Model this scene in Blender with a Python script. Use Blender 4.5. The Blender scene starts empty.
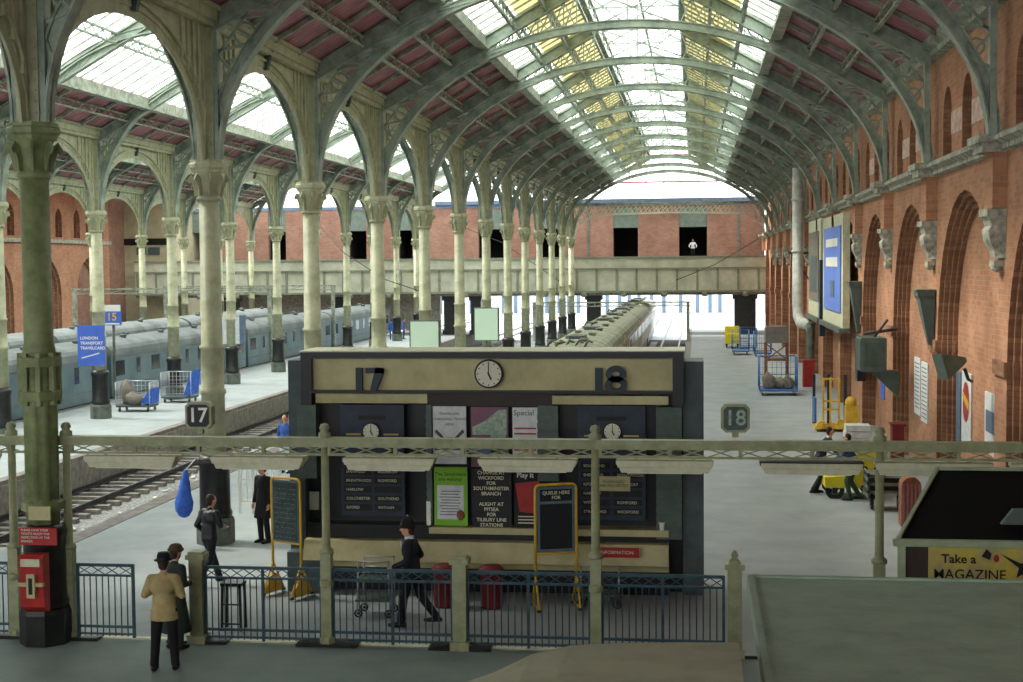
import bpy, math, random
from mathutils import Vector, Matrix
random.seed(7)
SC = bpy.context.scene
COL = SC.collection
PI = math.pi
S = 8.2425; Y0 = 21.65
XA, XB, XC, XW, XL = -10.57, -24.07, -38.9, 6.2, -52.0
ZC, ZE = 8.44, 11.3
def YK(k): return Y0 + S * k

# ------------------------------------------------------------------ materials
def srgb(c):
    return tuple(((v/255)/12.92 if v/255 <= .04045 else ((v/255+.055)/1.055)**2.4) for v in c) + (1,)
def mat(name, rgb, rough=.6, metal=0, var=.18, scale=3.0, bump=.0, rgb2=None, spec=.4):
    m = bpy.data.materials.new(name); m.use_nodes = True
    nt = m.node_tree; N = nt.nodes; L = nt.links
    b = N['Principled BSDF']
    b.inputs['Roughness'].default_value = rough; b.inputs['Metallic'].default_value = metal
    b.inputs['Specular IOR Level'].default_value = spec
    tc = N.new('ShaderNodeTexCoord'); nz = N.new('ShaderNodeTexNoise')
    nz.inputs['Scale'].default_value = scale; nz.inputs['Detail'].default_value = 6
    nz.inputs['Roughness'].default_value = .65
    L.new(tc.outputs['Object'], nz.inputs['Vector'])
    cr = N.new('ShaderNodeValToRGB')
    c = srgb(rgb); c2 = srgb(rgb2) if rgb2 else tuple(v*(1-var*1.6) for v in c[:3]) + (1,)
    cr.color_ramp.elements[0].position = .35; cr.color_ramp.elements[0].color = c2
    cr.color_ramp.elements[1].position = .62; cr.color_ramp.elements[1].color = c
    L.new(nz.outputs['Fac'], cr.inputs['Fac']); L.new(cr.outputs['Color'], b.inputs['Base Color'])
    if bump:
        bp = N.new('ShaderNodeBump'); bp.inputs['Strength'].default_value = bump; bp.inputs['Distance'].default_value = .03
        L.new(nz.outputs['Fac'], bp.inputs['Height']); L.new(bp.outputs['Normal'], b.inputs['Normal'])
    return m
def brick_mat(name, c1, c2, mortar, swap=True, sc=1.0):
    m = bpy.data.materials.new(name); m.use_nodes = True
    nt = m.node_tree; N = nt.nodes; L = nt.links; b = N['Principled BSDF']
    b.inputs['Roughness'].default_value = .85; b.inputs['Specular IOR Level'].default_value = .2
    tc = N.new('ShaderNodeTexCoord'); sp = N.new('ShaderNodeSeparateXYZ'); cb = N.new('ShaderNodeCombineXYZ')
    L.new(tc.outputs['Object'], sp.inputs[0])
    ad = N.new('ShaderNodeMath'); ad.operation = 'ADD'
    L.new(sp.outputs['X'], ad.inputs[0]); L.new(sp.outputs['Y'], ad.inputs[1])
    L.new(ad.outputs[0], cb.inputs['X']); L.new(sp.outputs['Z'], cb.inputs['Y'])
    br = N.new('ShaderNodeTexBrick'); L.new(cb.outputs[0], br.inputs['Vector'])
    br.inputs['Scale'].default_value = sc; br.inputs['Brick Width'].default_value = .34; br.inputs['Row Height'].default_value = .12
    br.inputs['Mortar Size'].default_value = .012; br.inputs['Color1'].default_value = srgb(c1)
    br.inputs['Color2'].default_value = srgb(c2); br.inputs['Mortar'].default_value = srgb(mortar)
    nz = N.new('ShaderNodeTexNoise'); nz.inputs['Scale'].default_value = .55; nz.inputs['Detail'].default_value = 8
    nz.inputs['Roughness'].default_value = .7
    L.new(tc.outputs['Object'], nz.inputs['Vector'])
    cr = N.new('ShaderNodeValToRGB'); cr.color_ramp.elements[0].position = .3; cr.color_ramp.elements[0].color = (.55, .5, .5, 1)
    cr.color_ramp.elements[1].position = .62; cr.color_ramp.elements[1].color = (1, 1, 1, 1)
    L.new(nz.outputs['Fac'], cr.inputs['Fac'])
    mx = N.new('ShaderNodeMix'); mx.data_type = 'RGBA'; mx.blend_type = 'MULTIPLY'; mx.inputs['Factor'].default_value = .8
    L.new(br.outputs['Color'], mx.inputs['A']); L.new(cr.outputs['Color'], mx.inputs['B'])
    L.new(mx.outputs['Result'], b.inputs['Base Color'])
    bp = N.new('ShaderNodeBump'); bp.inputs['Strength'].default_value = .4; bp.inputs['Distance'].default_value = .02
    bp.invert = True
    L.new(br.outputs['Fac'], bp.inputs['Height']); L.new(bp.outputs['Normal'], b.inputs['Normal'])
    return m
def board_mat(name, c1, c2):
    m = mat(name, c1, .7, 0, rgb2=c2, scale=1.5)
    nt = m.node_tree; N = nt.nodes; L = nt.links
    tc = N.new('ShaderNodeTexCoord'); w = N.new('ShaderNodeTexWave'); w.wave_type = 'BANDS'; w.bands_direction = 'Y'
    w.inputs['Scale'].default_value = 1.1; w.inputs['Distortion'].default_value = .4
    L.new(tc.outputs['Object'], w.inputs['Vector'])
    bp = N.new('ShaderNodeBump'); bp.inputs['Strength'].default_value = .5; bp.inputs['Distance'].default_value = .04
    L.new(w.outputs['Fac'], bp.inputs['Height']); L.new(bp.outputs['Normal'], N['Principled BSDF'].inputs['Normal'])
    return m
def glass_mat(name, rgb, clear, dirt=.3, scale=1.2):
    m = bpy.data.materials.new(name); m.use_nodes = True
    nt = m.node_tree; N = nt.nodes; L = nt.links
    for n in list(N): N.remove(n)
    out = N.new('ShaderNodeOutputMaterial')
    tr = N.new('ShaderNodeBsdfTransparent'); tl = N.new('ShaderNodeBsdfTranslucent')
    tr.inputs['Color'].default_value = (.95, .97, .96, 1); tl.inputs['Color'].default_value = srgb(rgb)
    tc = N.new('ShaderNodeTexCoord'); nz = N.new('ShaderNodeTexNoise'); nz.inputs['Scale'].default_value = scale
    nz.inputs['Detail'].default_value = 6; L.new(tc.outputs['Object'], nz.inputs['Vector'])
    mr = N.new('ShaderNodeMapRange'); mr.inputs['From Min'].default_value = .35; mr.inputs['From Max'].default_value = .65
    mr.inputs['To Min'].default_value = min(1, 1-clear+dirt); mr.inputs['To Max'].default_value = 1-clear
    L.new(nz.outputs['Fac'], mr.inputs['Value'])
    mx = N.new('ShaderNodeMixShader'); L.new(mr.outputs[0], mx.inputs['Fac'])
    L.new(tr.outputs[0], mx.inputs[1]); L.new(tl.outputs[0], mx.inputs[2])
    L.new(mx.outputs[0], out.inputs['Surface'])
    return m
def plain_glass(name):
    m = bpy.data.materials.new(name); m.use_nodes = True
    nt = m.node_tree; N = nt.nodes; L = nt.links
    for n in list(N): N.remove(n)
    out = N.new('ShaderNodeOutputMaterial'); tr = N.new('ShaderNodeBsdfTransparent'); gl = N.new('ShaderNodeBsdfGlossy')
    gl.inputs['Roughness'].default_value = .03; fr = N.new('ShaderNodeFresnel'); fr.inputs['IOR'].default_value = 1.5
    mx = N.new('ShaderNodeMixShader'); L.new(fr.outputs[0], mx.inputs['Fac'])
    L.new(tr.outputs[0], mx.inputs[1]); L.new(gl.outputs[0], mx.inputs[2]); L.new(mx.outputs[0], out.inputs['Surface'])
    return m
def emit_mat(name, rgb, st):
    m = bpy.data.materials.new(name); m.use_nodes = True
    b = m.node_tree.nodes['Principled BSDF']; b.inputs['Base Color'].default_value = srgb(rgb)
    b.inputs['Emission Color'].default_value = srgb(rgb); b.inputs['Emission Strength'].default_value = st
    return m
M = {}
M['cream'] = mat('cream_iron_paint', (180, 181, 150), .5, 0, rgb2=(148, 150, 120), scale=2.5, bump=.15)
M['olive'] = mat('olive_iron_paint', (134, 144, 100), .5, 0, rgb2=(100, 112, 74), scale=3, bump=.2)  # column paint made darker and greener to stand for shade on the near column
M['post'] = mat('pale_olive_paint', (156, 160, 124), .5, 0, rgb2=(130, 136, 102), scale=4, bump=.1)
M['dark'] = mat('dark_green_iron_paint', (84, 104, 98), .5, 0, rgb2=(54, 70, 68), scale=1.5, bump=.1)
M['rib'] = mat('grey_green_truss_paint', (160, 172, 156), .45, 0, rgb2=(110, 124, 114), scale=1.6)
M['black'] = mat('black_paint', (38, 42, 40), .35, 0, rgb2=(20, 22, 22), scale=4, bump=.2)
M['plinth'] = mat('grey_green_plinth', (104, 112, 102), .8, 0, rgb2=(72, 80, 74))
M['stone'] = mat('weathered_stone', (188, 188, 172), .9, 0, rgb2=(120, 122, 112), scale=5, bump=.4)
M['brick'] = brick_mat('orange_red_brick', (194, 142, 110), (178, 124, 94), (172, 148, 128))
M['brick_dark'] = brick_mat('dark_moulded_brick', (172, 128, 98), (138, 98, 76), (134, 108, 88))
M['brick_pink'] = brick_mat('pinkish_lower_brick', (186, 118, 104), (168, 100, 90), (166, 132, 122))
M['brick_brown'] = brick_mat('sooty_brown_brick', (158, 120, 102), (140, 104, 90), (136, 114, 100))
M['board'] = board_mat('maroon_roof_boards', (176, 122, 130), (144, 100, 108))
M['purlin'] = mat('pale_purlin_paint', (168, 174, 158), .6, 0, rgb2=(112, 118, 104))
M['glass_clear'] = glass_mat('clear_roof_glass', (235, 240, 235), .85, .25)
M['glass_dirty'] = glass_mat('sooty_yellow_roof_glass', (180, 174, 140), .12, .10, 3)
M['glass_lantern'] = glass_mat('lantern_glass', (240, 244, 240), .93, .08)
M['pane'] = plain_glass('window_glass')
M['floor'] = mat('platform_asphalt', (150, 157, 158), .75, 0, rgb2=(136, 144, 146), scale=.8, bump=.05, spec=.3)
M['conc'] = mat('concourse_asphalt', (124, 140, 134), .7, 0, rgb2=(112, 126, 122), scale=1.0, bump=.05)  # green-grey asphalt, albedo lowered to stand for the foreground light falloff
M['coping'] = mat('platform_coping', (126, 120, 114), .8, 0, rgb2=(96, 90, 86))
M['pwall'] = mat('platform_side_wall', (140, 136, 126), .9, 0, rgb2=(100, 98, 90), scale=4, bump=.3)
M['ballast'] = mat('track_ballast', (150, 150, 148), .95, 0, rgb2=(84, 84, 84), scale=9, bump=.8)
M['rail'] = mat('dark_steel_rail', (66, 66, 70), .45, .4, rgb2=(44, 44, 48))
M['sleeper'] = mat('oily_sleeper', (134, 130, 122), .95, 0, rgb2=(100, 96, 90))
M['coach'] = mat('rail_blue_grey', (104, 126, 132), .4, 0, rgb2=(84, 106, 114), scale=.9)
M['coachroof'] = mat('coach_roof_grey', (126, 133, 133), .7, 0, rgb2=(98, 105, 105), scale=.8)
M['emuroof'] = mat('dusty_green_train_roof', (150, 154, 132), .7, 0, rgb2=(112, 118, 100), scale=1.2)
M['emuside'] = mat('pale_train_side', (190, 198, 196), .6, 0, rgb2=(140, 148, 146))
M['ochre'] = mat('ochre_line_paint', (190, 168, 84), .6)
M['winglass'] = mat('dark_carriage_glass', (30, 38, 42), .15, 0, spec=.6)
M['girder'] = mat('cream_bridge_paint', (206, 206, 186), .6, 0, rgb2=(176, 178, 158), scale=.8)
M['girder_edge'] = mat('dull_bridge_edge_paint', (146, 150, 130), .6)
M['blind'] = mat('faded_green_blind', (112, 126, 116), .8)
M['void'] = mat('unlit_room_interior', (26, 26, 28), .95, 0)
M['beige'] = mat('beige_rendered_wall', (184, 176, 146), .85, 0, rgb2=(158, 152, 126), scale=.5)
M['ivory'] = mat('aged_ivory_enamel', (192, 186, 140), .55, 0, rgb2=(168, 162, 118), scale=1.6)
M['kgrey'] = mat('slate_grey_panel', (78, 90, 92), .6, 0, rgb2=(62, 74, 78))
M['kblack'] = mat('black_enamel', (24, 26, 30), .4, 0, rgb2=(16, 17, 20))
M['navy'] = mat('navy_blue_enamel', (34, 50, 68), .5, 0, rgb2=(26, 38, 54))
M['fin'] = mat('grey_green_louvre', (88, 104, 98), .6)
M['brownp'] = mat('dark_brown_panel', (58, 48, 42), .6)
M['numeral'] = mat('dark_blue_numeral', (38, 56, 66), .5)
M['white'] = mat('white_enamel', (228, 230, 222), .5, 0, var=.06)
M['clockface'] = mat('off_white_clock_face', (220, 220, 200), .5, 0, var=.05)
M['ink'] = mat('black_ink', (22, 22, 22), .6)
M['lettering'] = mat('cream_lettering', (214, 212, 186), .6, 0, var=.05)
M['green'] = mat('lime_green_poster', (128, 190, 50), .6, 0, var=.05)
M['mauve'] = mat('mauve_poster', (128, 88, 108), .6, 0, var=.1)
M['mint'] = mat('mint_floral_print', (170, 194, 170), .6, 0, rgb2=(120, 140, 130), scale=14)
M['red'] = mat('post_red_enamel', (176, 44, 40), .4, 0, rgb2=(140, 32, 30))
M['dred'] = mat('dark_red_paint', (120, 34, 38), .5)
M['redp'] = mat('faded_red_print', (180, 66, 56), .6)
M['blue'] = mat('signal_blue_enamel', (70, 108, 206), .5, 0, var=.08)
M['pblue'] = mat('billboard_blue', (98, 130, 214), .6, 0, var=.08)
M['tblue'] = mat('trolley_blue', (60, 110, 170), .5)
M['teal'] = mat('railing_blue_green', (52, 84, 96), .5, 0, rgb2=(38, 62, 72))
M['yellow'] = mat('safety_yellow', (226, 186, 60), .5, 0, rgb2=(196, 156, 44))
M['cyel'] = mat('tug_yellow', (224, 210, 40), .5, 0, var=.1)
M['chalk'] = mat('blackboard_slate', (44, 56, 54), .8, 0, rgb2=(70, 84, 80), scale=9)
M['slate'] = mat('plain_black_slate', (22, 26, 30), .7)
M['bframe'] = mat('blue_grey_board_frame', (92, 116, 128), .6)
M['lamp'] = mat('ivory_lamp_trough', (206, 206, 178), .55, 0, rgb2=(184, 186, 158), scale=5)
M['diff'] = emit_mat('pale_green_lit_diffuser', (196, 220, 196), .06)
M['roofgrn'] = mat('dusty_olive_roofing', (150, 172, 150), .9, 0, rgb2=(134, 154, 136), scale=2, bump=.1)
M['roofbrn'] = mat('dusty_brown_roofing', (160, 162, 136), .9, 0, rgb2=(144, 146, 122), scale=2, bump=.1)
M['trimgrn'] = mat('light_green_stall_trim', (156, 172, 140), .6)
M['blackroof'] = mat('matt_black_roof_felt', (12, 12, 14), .9, 0, var=.1, spec=.1)
M['mag'] = mat('yellow_magazine_poster', (196, 180, 66), .6, 0, rgb2=(160, 150, 110), scale=3)
M['pipe'] = mat('pale_grey_duct_paint', (206, 210, 204), .45, 0, rgb2=(176, 180, 174))
M['poster'] = mat('white_poster_paper', (216, 218, 218), .7, 0, rgb2=(190, 196, 200), scale=6)
M['heater'] = mat('dark_green_cabinet', (72, 88, 78), .5)
M['skin'] = mat('skin', (206, 150, 126), .5, 0, var=.05)
M['tan'] = mat('tan_coat_cloth', (176, 158, 112), .85, 0, rgb2=(150, 134, 94), scale=6)
M['nvcloth'] = mat('dark_navy_cloth', (30, 34, 46), .85)
M['blcloth'] = mat('black_cloth', (24, 24, 28), .85)
M['leather'] = mat('black_leather', (26, 30, 36), .4)
M['jean'] = mat('blue_denim', (52, 78, 120), .85)
M['bcloth'] = mat('bright_blue_cloth', (62, 98, 176), .8)
M['dgcloth'] = mat('dark_green_wool', (50, 62, 56), .9)
M['gcloth'] = mat('mid_green_trouser_cloth', (58, 88, 62), .9)
M['bhat'] = mat('brown_felt', (78, 58, 48), .9)
M['hair'] = mat('dark_brown_hair', (56, 44, 36), .8)
M['wcloth'] = mat('white_shirt_cloth', (216, 222, 232), .8, 0, var=.05)
M['shoe'] = mat('black_shoe', (20, 20, 20), .4)
M['silver'] = mat('polished_metal', (190, 194, 196), .3, .6)
M['sack'] = mat('blue_canvas', (58, 108, 206), .7, 0, rgb2=(40, 80, 170), scale=5)
M['stack'] = mat('white_carton', (210, 212, 210), .7)
M['bag'] = mat('grey_mail_sack', (128, 120, 110), .9)
M['brownwood'] = mat('reddish_brown_timber', (150, 96, 66), .8, 0, rgb2=(110, 70, 50), scale=6)
M['maroon'] = mat('maroon_window_bar', (136, 62, 66), .6)
M['bluebar'] = mat('grey_blue_sill_paint', (96, 116, 140), .6)
M['wire'] = mat('cable', (60, 62, 62), .6)
M['patch'] = mat('flaking_whitewash', (204, 196, 186), .9, 0, rgb2=(190, 130, 104), scale=4)
M['outwall'] = mat('white_outdoor_wall', (230, 232, 236), .8, 0, var=.1)

# ------------------------------------------------------------------ mesh builder
class MB:
    def __init__(s): s.v = []; s.f = []; s.sm = []; s.mi = []; s.cur = 0
    def face(s, idx, smooth=False): s.f.append(idx); s.sm.append(smooth); s.mi.append(s.cur)
    def add(s, vs, fs, smooth=False):
        n = len(s.v); s.v += [tuple(p) for p in vs]
        for f in fs: s.face([n+i for i in f], smooth)
        return s
    def box(s, x0, y0, z0, x1, y1, z1):
        if x0 > x1: x0, x1 = x1, x0
        if y0 > y1: y0, y1 = y1, y0
        if z0 > z1: z0, z1 = z1, z0
        return s.add([(x0,y0,z0),(x1,y0,z0),(x1,y1,z0),(x0,y1,z0),(x0,y0,z1),(x1,y0,z1),(x1,y1,z1),(x0,y1,z1)],
              [(0,3,2,1),(4,5,6,7),(0,1,5,4),(1,2,6,5),(2,3,7,6),(3,0,4,7)])
    def bar(s, p, q, w, h=None, up=(0,0,1)):
        h = h or w; p = Vector(p); q = Vector(q); d = (q-p)
        if d.length < 1e-6: return s
        d.normalize(); u = Vector(up)
        if abs(d.dot(u)) > .98: u = Vector((0,1,0)) if abs(d.y) < .9 else Vector((1,0,0))
        a = d.cross(u).normalized(); b = a.cross(d).normalized()
        vs = []
        for c in (p, q):
            for i, j in ((-1,-1),(1,-1),(1,1),(-1,1)): vs.append(c + a*(i*w/2) + b*(j*h/2))
        return s.add(vs, [(0,1,2,3),(7,6,5,4),(0,4,5,1),(1,5,6,2),(2,6,7,3),(3,7,4,0)])
    def path(s, pts, w, h=None, up=(0,1,0), closed=False):
        h = h or w; pts = [Vector(p) for p in pts]; n = len(pts); rings = []
        for i, p in enumerate(pts):
            if closed: d = pts[(i+1) % n] - pts[i-1]
            else: d = pts[min(i+1, n-1)] - pts[max(i-1, 0)]
            d.normalize(); u = Vector(up)
            if abs(d.dot(u)) > .97: u = Vector((1,0,0))
            a = d.cross(u).normalized(); b = a.cross(d).normalized()
            rings.append([p+a*(i2*w/2)+b*(j*h/2) for i2, j in ((-1,-1),(1,-1),(1,1),(-1,1))])
        s.loft(rings, closed=closed); return s
    def loft(s, rings, cap=True, closed=False, smooth=False):
        n0 = len(s.v); m = len(rings[0]); R = len(rings)
        for r in rings: s.v += [tuple(p) for p in r]
        for i in range(R if closed else R-1):
            for j in range(m):
                a = n0+i*m+j; b = n0+i*m+(j+1) % m; i2 = (i+1) % R
                s.face([a, b, n0+i2*m+(j+1) % m, n0+i2*m+j], smooth)
        if cap and not closed:
            s.face([n0+j for j in range(m)][::-1]); s.face([n0+(R-1)*m+j for j in range(m)])
        return s
    def tube(s, pts, r, seg=8, smooth=True, closed=False):
        pts = [Vector(p) for p in pts]; n = len(pts); rings = []; pa = None
        rr = r if isinstance(r, (list, tuple)) else [r]*n
        for i, p in enumerate(pts):
            if closed: d = pts[(i+1) % n]-pts[i-1]
            else: d = pts[min(i+1, n-1)] - pts[max(i-1, 0)]
            d.normalize()
            if pa is None: pa = d.orthogonal()
            a = (pa - d*pa.dot(d)).normalized(); b = d.cross(a); pa = a
            rings.append([p+a*(math.cos(t)*rr[i])+b*(math.sin(t)*rr[i]) for t in [2*PI*k/seg for k in range(seg)]])
        return s.loft(rings, smooth=smooth, closed=closed)
    def lathe(s, prof, c=(0,0,0), seg=16, smooth=True, sx=1, sy=1, rot=0, flute=0, nf=8):
        rings = []
        for r, z in prof:
            ring = []
            for k in range(seg):
                t = 2*PI*k/seg+rot; q = r*(1+flute*math.cos(nf*t)) if flute else r
                ring.append((c[0]+q*math.cos(t)*sx, c[1]+q*math.sin(t)*sy, c[2]+z))
            rings.append(ring)
        return s.loft(rings, smooth=smooth)
    def prism(s, pts, axis, a, b):
        # pts 2D; axis 'x': pts=(y,z), 'y': pts=(x,z), 'z': pts=(x,y)
        def P(p, t): return (t,p[0],p[1]) if axis == 'x' else (p[0],t,p[1]) if axis == 'y' else (p[0],p[1],t)
        n = len(pts); n0 = len(s.v)
        s.v += [P(p,a) for p in pts]+[P(p,b) for p in pts]
        s.face([n0+i for i in range(n)][::-1]); s.face([n0+n+i for i in range(n)])
        for i in range(n): s.face([n0+i, n0+(i+1) % n, n0+n+(i+1) % n, n0+n+i])
        return s
    def quad(s, *p): return s.add(p, [tuple(range(len(p)))])
    def ell(s, c, r, seg=12, rg=8, rot=None):
        rings = []
        for i in range(rg+1):
            ph = PI*i/rg; ph = min(max(ph, .03), PI-.03)
            ring = []
            for k in range(seg):
                t = 2*PI*k/seg
                p = Vector((r[0]*math.sin(ph)*math.cos(t), r[1]*math.sin(ph)*math.sin(t), -r[2]*math.cos(ph)))
                if rot: p = rot @ p
                ring.append(p+Vector(c))
            rings.append(ring)
        return s.loft(rings, smooth=True)
    def cap(s, p, q, r0, r1, seg=12):
        p = Vector(p); q = Vector(q); d = (q-p).normalized() if (q-p).length > 1e-6 else Vector((0,0,1))
        pts = []; rr = []
        for t in (85, 60, 30): a = math.radians(t); pts.append(p-d*math.sin(a)*r0); rr.append(math.cos(a)*r0)
        pts += [p, q]; rr += [r0, r1]
        for t in (30, 60, 85): a = math.radians(t); pts.append(q+d*math.sin(a)*r1); rr.append(math.cos(a)*r1)
        return s.tube(pts, rr, seg)
    def merge(s, o, off=(0,0,0)):
        n = len(s.v); s.v += [(a+off[0],b+off[1],c+off[2]) for a,b,c in o.v]
        for f, sm, mi in zip(o.f, o.sm, o.mi): s.f.append([n+i for i in f]); s.sm.append(sm); s.mi.append(mi)
        return s

ORG = {}
def _mesh(name, mb, mats, org):
    me = bpy.data.meshes.new(name)
    me.from_pydata([(x-org[0], y-org[1], z-org[2]) for x, y, z in mb.v], [], mb.f)
    for k in (mats if isinstance(mats, (list, tuple)) else [mats]): me.materials.append(M[k] if isinstance(k, str) else k)
    me.polygons.foreach_set('use_smooth', mb.sm); me.polygons.foreach_set('material_index', mb.mi)
    me.update(); return me
def tag(o, label=None, cat=None, group=None, kind=None):
    if label: o['label'] = label
    if cat: o['category'] = cat
    if group: o['group'] = group
    if kind: o['kind'] = kind
    return o
def thing(name, label, cat, loc=(0,0,0), group=None):
    o = bpy.data.objects.new(name, None); COL.objects.link(o); o.location = loc; o.empty_display_size = .2
    ORG[o.name] = tuple(loc); return tag(o, label, cat, group)
def part(name, mb, mats, parent, label=None, local=False):
    org = ORG[parent.name]
    me = _mesh(name, mb, mats, (0,0,0) if local else org)
    o = bpy.data.objects.new(name, me); COL.objects.link(o); o.parent = parent; ORG[o.name] = org
    if label: o['label'] = label
    return o
def solo(name, mb, mats, label=None, cat=None, group=None, kind=None):
    xs = [v[0] for v in mb.v]; ys = [v[1] for v in mb.v]; zs = [v[2] for v in mb.v]
    org = ((min(xs)+max(xs))/2, (min(ys)+max(ys))/2, min(zs))
    if kind == 'structure': org = (0,0,0)
    o = bpy.data.objects.new(name, _mesh(name, mb, mats, org)); COL.objects.link(o); o.location = org
    ORG[o.name] = org; return tag(o, label, cat, group, kind)
def struct(name, mb, mats): return solo(name, mb, mats, kind='structure')
def dup(root, loc, label, rz=None, group=None):
    r = root.copy(); COL.objects.link(r); r.location = loc; ORG[r.name] = tuple(loc)
    r['label'] = label
    if rz is not None: r.rotation_euler[2] = rz
    if group: r['group'] = group
    for ch in list(root.children):
        c = ch.copy(); COL.objects.link(c); c.parent = r
        for g in list(ch.children):
            d = g.copy(); COL.objects.link(d); d.parent = c
    return r
def text_mb(txt, size, ext=.004, align='CENTER', sp=1.0, bold=0.0):
    cu = bpy.data.curves.new('t', 'FONT'); cu.body = txt; cu.size = size; cu.extrude = ext; cu.align_x = align
    cu.align_y = 'CENTER'; cu.space_line = sp; cu.offset = bold; cu.resolution_u = 3
    ob = bpy.data.objects.new('t', cu); COL.objects.link(ob)
    dg = bpy.context.evaluated_depsgraph_get(); me = bpy.data.meshes.new_from_object(ob.evaluated_get(dg))
    mb = MB(); mb.add([tuple(v.co) for v in me.vertices], [tuple(p.vertices) for p in me.polygons])
    bpy.data.objects.remove(ob); bpy.data.curves.remove(cu); bpy.data.meshes.remove(me); return mb
def xf(mb, mtx):
    o = MB(); o.v = [tuple(mtx @ Vector(v)) for v in mb.v]; o.f = mb.f; o.sm = mb.sm; o.mi = mb.mi; return o
def face_cam(x, y, z):   # text plane facing -Y
    return Matrix.Translation((x, y, z)) @ Matrix.Rotation(PI/2, 4, 'X')
def face_left(x, y, z):  # on the right wall, facing -X
    return Matrix.Translation((x, y, z)) @ Matrix.Rotation(-PI/2, 4, 'Z') @ Matrix.Rotation(PI/2, 4, 'X')
ORD = ['nearest','second','third','fourth','fifth','sixth','seventh','eighth','ninth','tenth','eleventh','twelfth','thirteenth','fourteenth','fifteenth']

# ------------------------------------------------------------------ ground
fl = MB(); fl.box(-60, -14, -1.2, 14, 21.9, 0); struct('floor', fl, 'conc')
fl = MB(); fl.box(XL-1, 21.9, -1.2, -19.9, 29, 0); fl.box(-19.9, 21.9, -1.2, 14, 29, 0); fl.box(-13.95, 29, -1.2, -7.2, 132, 0)
fl.box(-.65, 29, -1.2, 7.5, 132, 0); fl.box(-7.2, 29, -1.2, -.65, 34, 0)
fl.box(-27.1, 29, -1.2, -19.85, 132, 0); fl.box(-41.3, 29, -1.2, -37.8, 132, 0); fl.box(XL-1, 29, -1.2, -48.4, 132, 0)
struct('floor', fl, 'floor')
fl = MB()
for a, b in ((-14.15,-13.7), (-7.45,-7.15), (-.7,-.35), (-27.15,-26.8), (-20.15,-19.8), (-38.1,-37.75), (-41.4,-41.0)): fl.box(a, 29, -.12, b, 132, .015)
struct('trim_1', fl, 'coping')
fl = MB(); fl.box(XL-1, 28, -1.5, 8, 240, -1.2); struct('floor', fl, 'ballast')
fl = MB()
for x in (-19.80, -14.0): fl.box(x-.045, 29, -1.2, x+.045, 132, -.12)
struct('wall_platform_side', fl, 'pwall')
fl = MB(); fl.box(-120, 132, -1.3, 60, 240, -1.02); struct('ground_outside', fl, 'floor')
fl = MB(); fl.box(-60, 21.9, -.02, 1.0, 22.02, .022); struct('trim_8', fl, 'lamp')
def track(cx, y0, y1, lab):
    t = thing('railway_track', lab, 'railway track', (cx, y0, -1.2), 'railway tracks between the platforms')
    for s in (-1, 1):
        m = MB(); x = cx+s*.745
        m.box(x-.07, y0, -1.06, x+.07, y1, -1.03); m.box(x-.012, y0, -1.03, x+.012, y1, -.93); m.box(x-.036, y0, -.93, x+.036, y1, -.89)
        part('rail', m, 'rail', t)
    m = MB(); y = y0+.3
    while y < y1: m.box(cx-1.25, y, -1.2, cx+1.25, y+.25, -1.06); y += .75
    o = part('sleepers', m, 'sleeper', t); o['kind'] = 'stuff'
track(-18.85, 29.5, 180, 'railway track beside the platform seventeen edge, with debris on its ballast')
track(-2.2, 36, 180, 'empty railway track between the train and the right-hand platform')
track(-5.35, 36, 180, 'railway track under the pale-sided train right of the columns')
track(-28.6, 30, 180, 'railway track under the blue-grey coaches at the left platform')
track(-35.6, 30, 180, 'railway track under the farther coaches on the left')
debris = MB()
for i in range(260):
    y = random.uniform(30, 66); x = random.choice([random.uniform(-17.4,-14.3)]*3+[random.uniform(-18.0,-17.9), random.uniform(-19.7,-19.5)])
    s = random.uniform(.03, .11); debris.ell((x, y, -1.19+s*.4), (s, s*random.uniform(.5,1.3), s*.5), 6, 4)
tag(solo('track_litter', debris, 'white', 'scattered pale litter and stones on the ballast beside the left track', 'litter'), kind='stuff')

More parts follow.
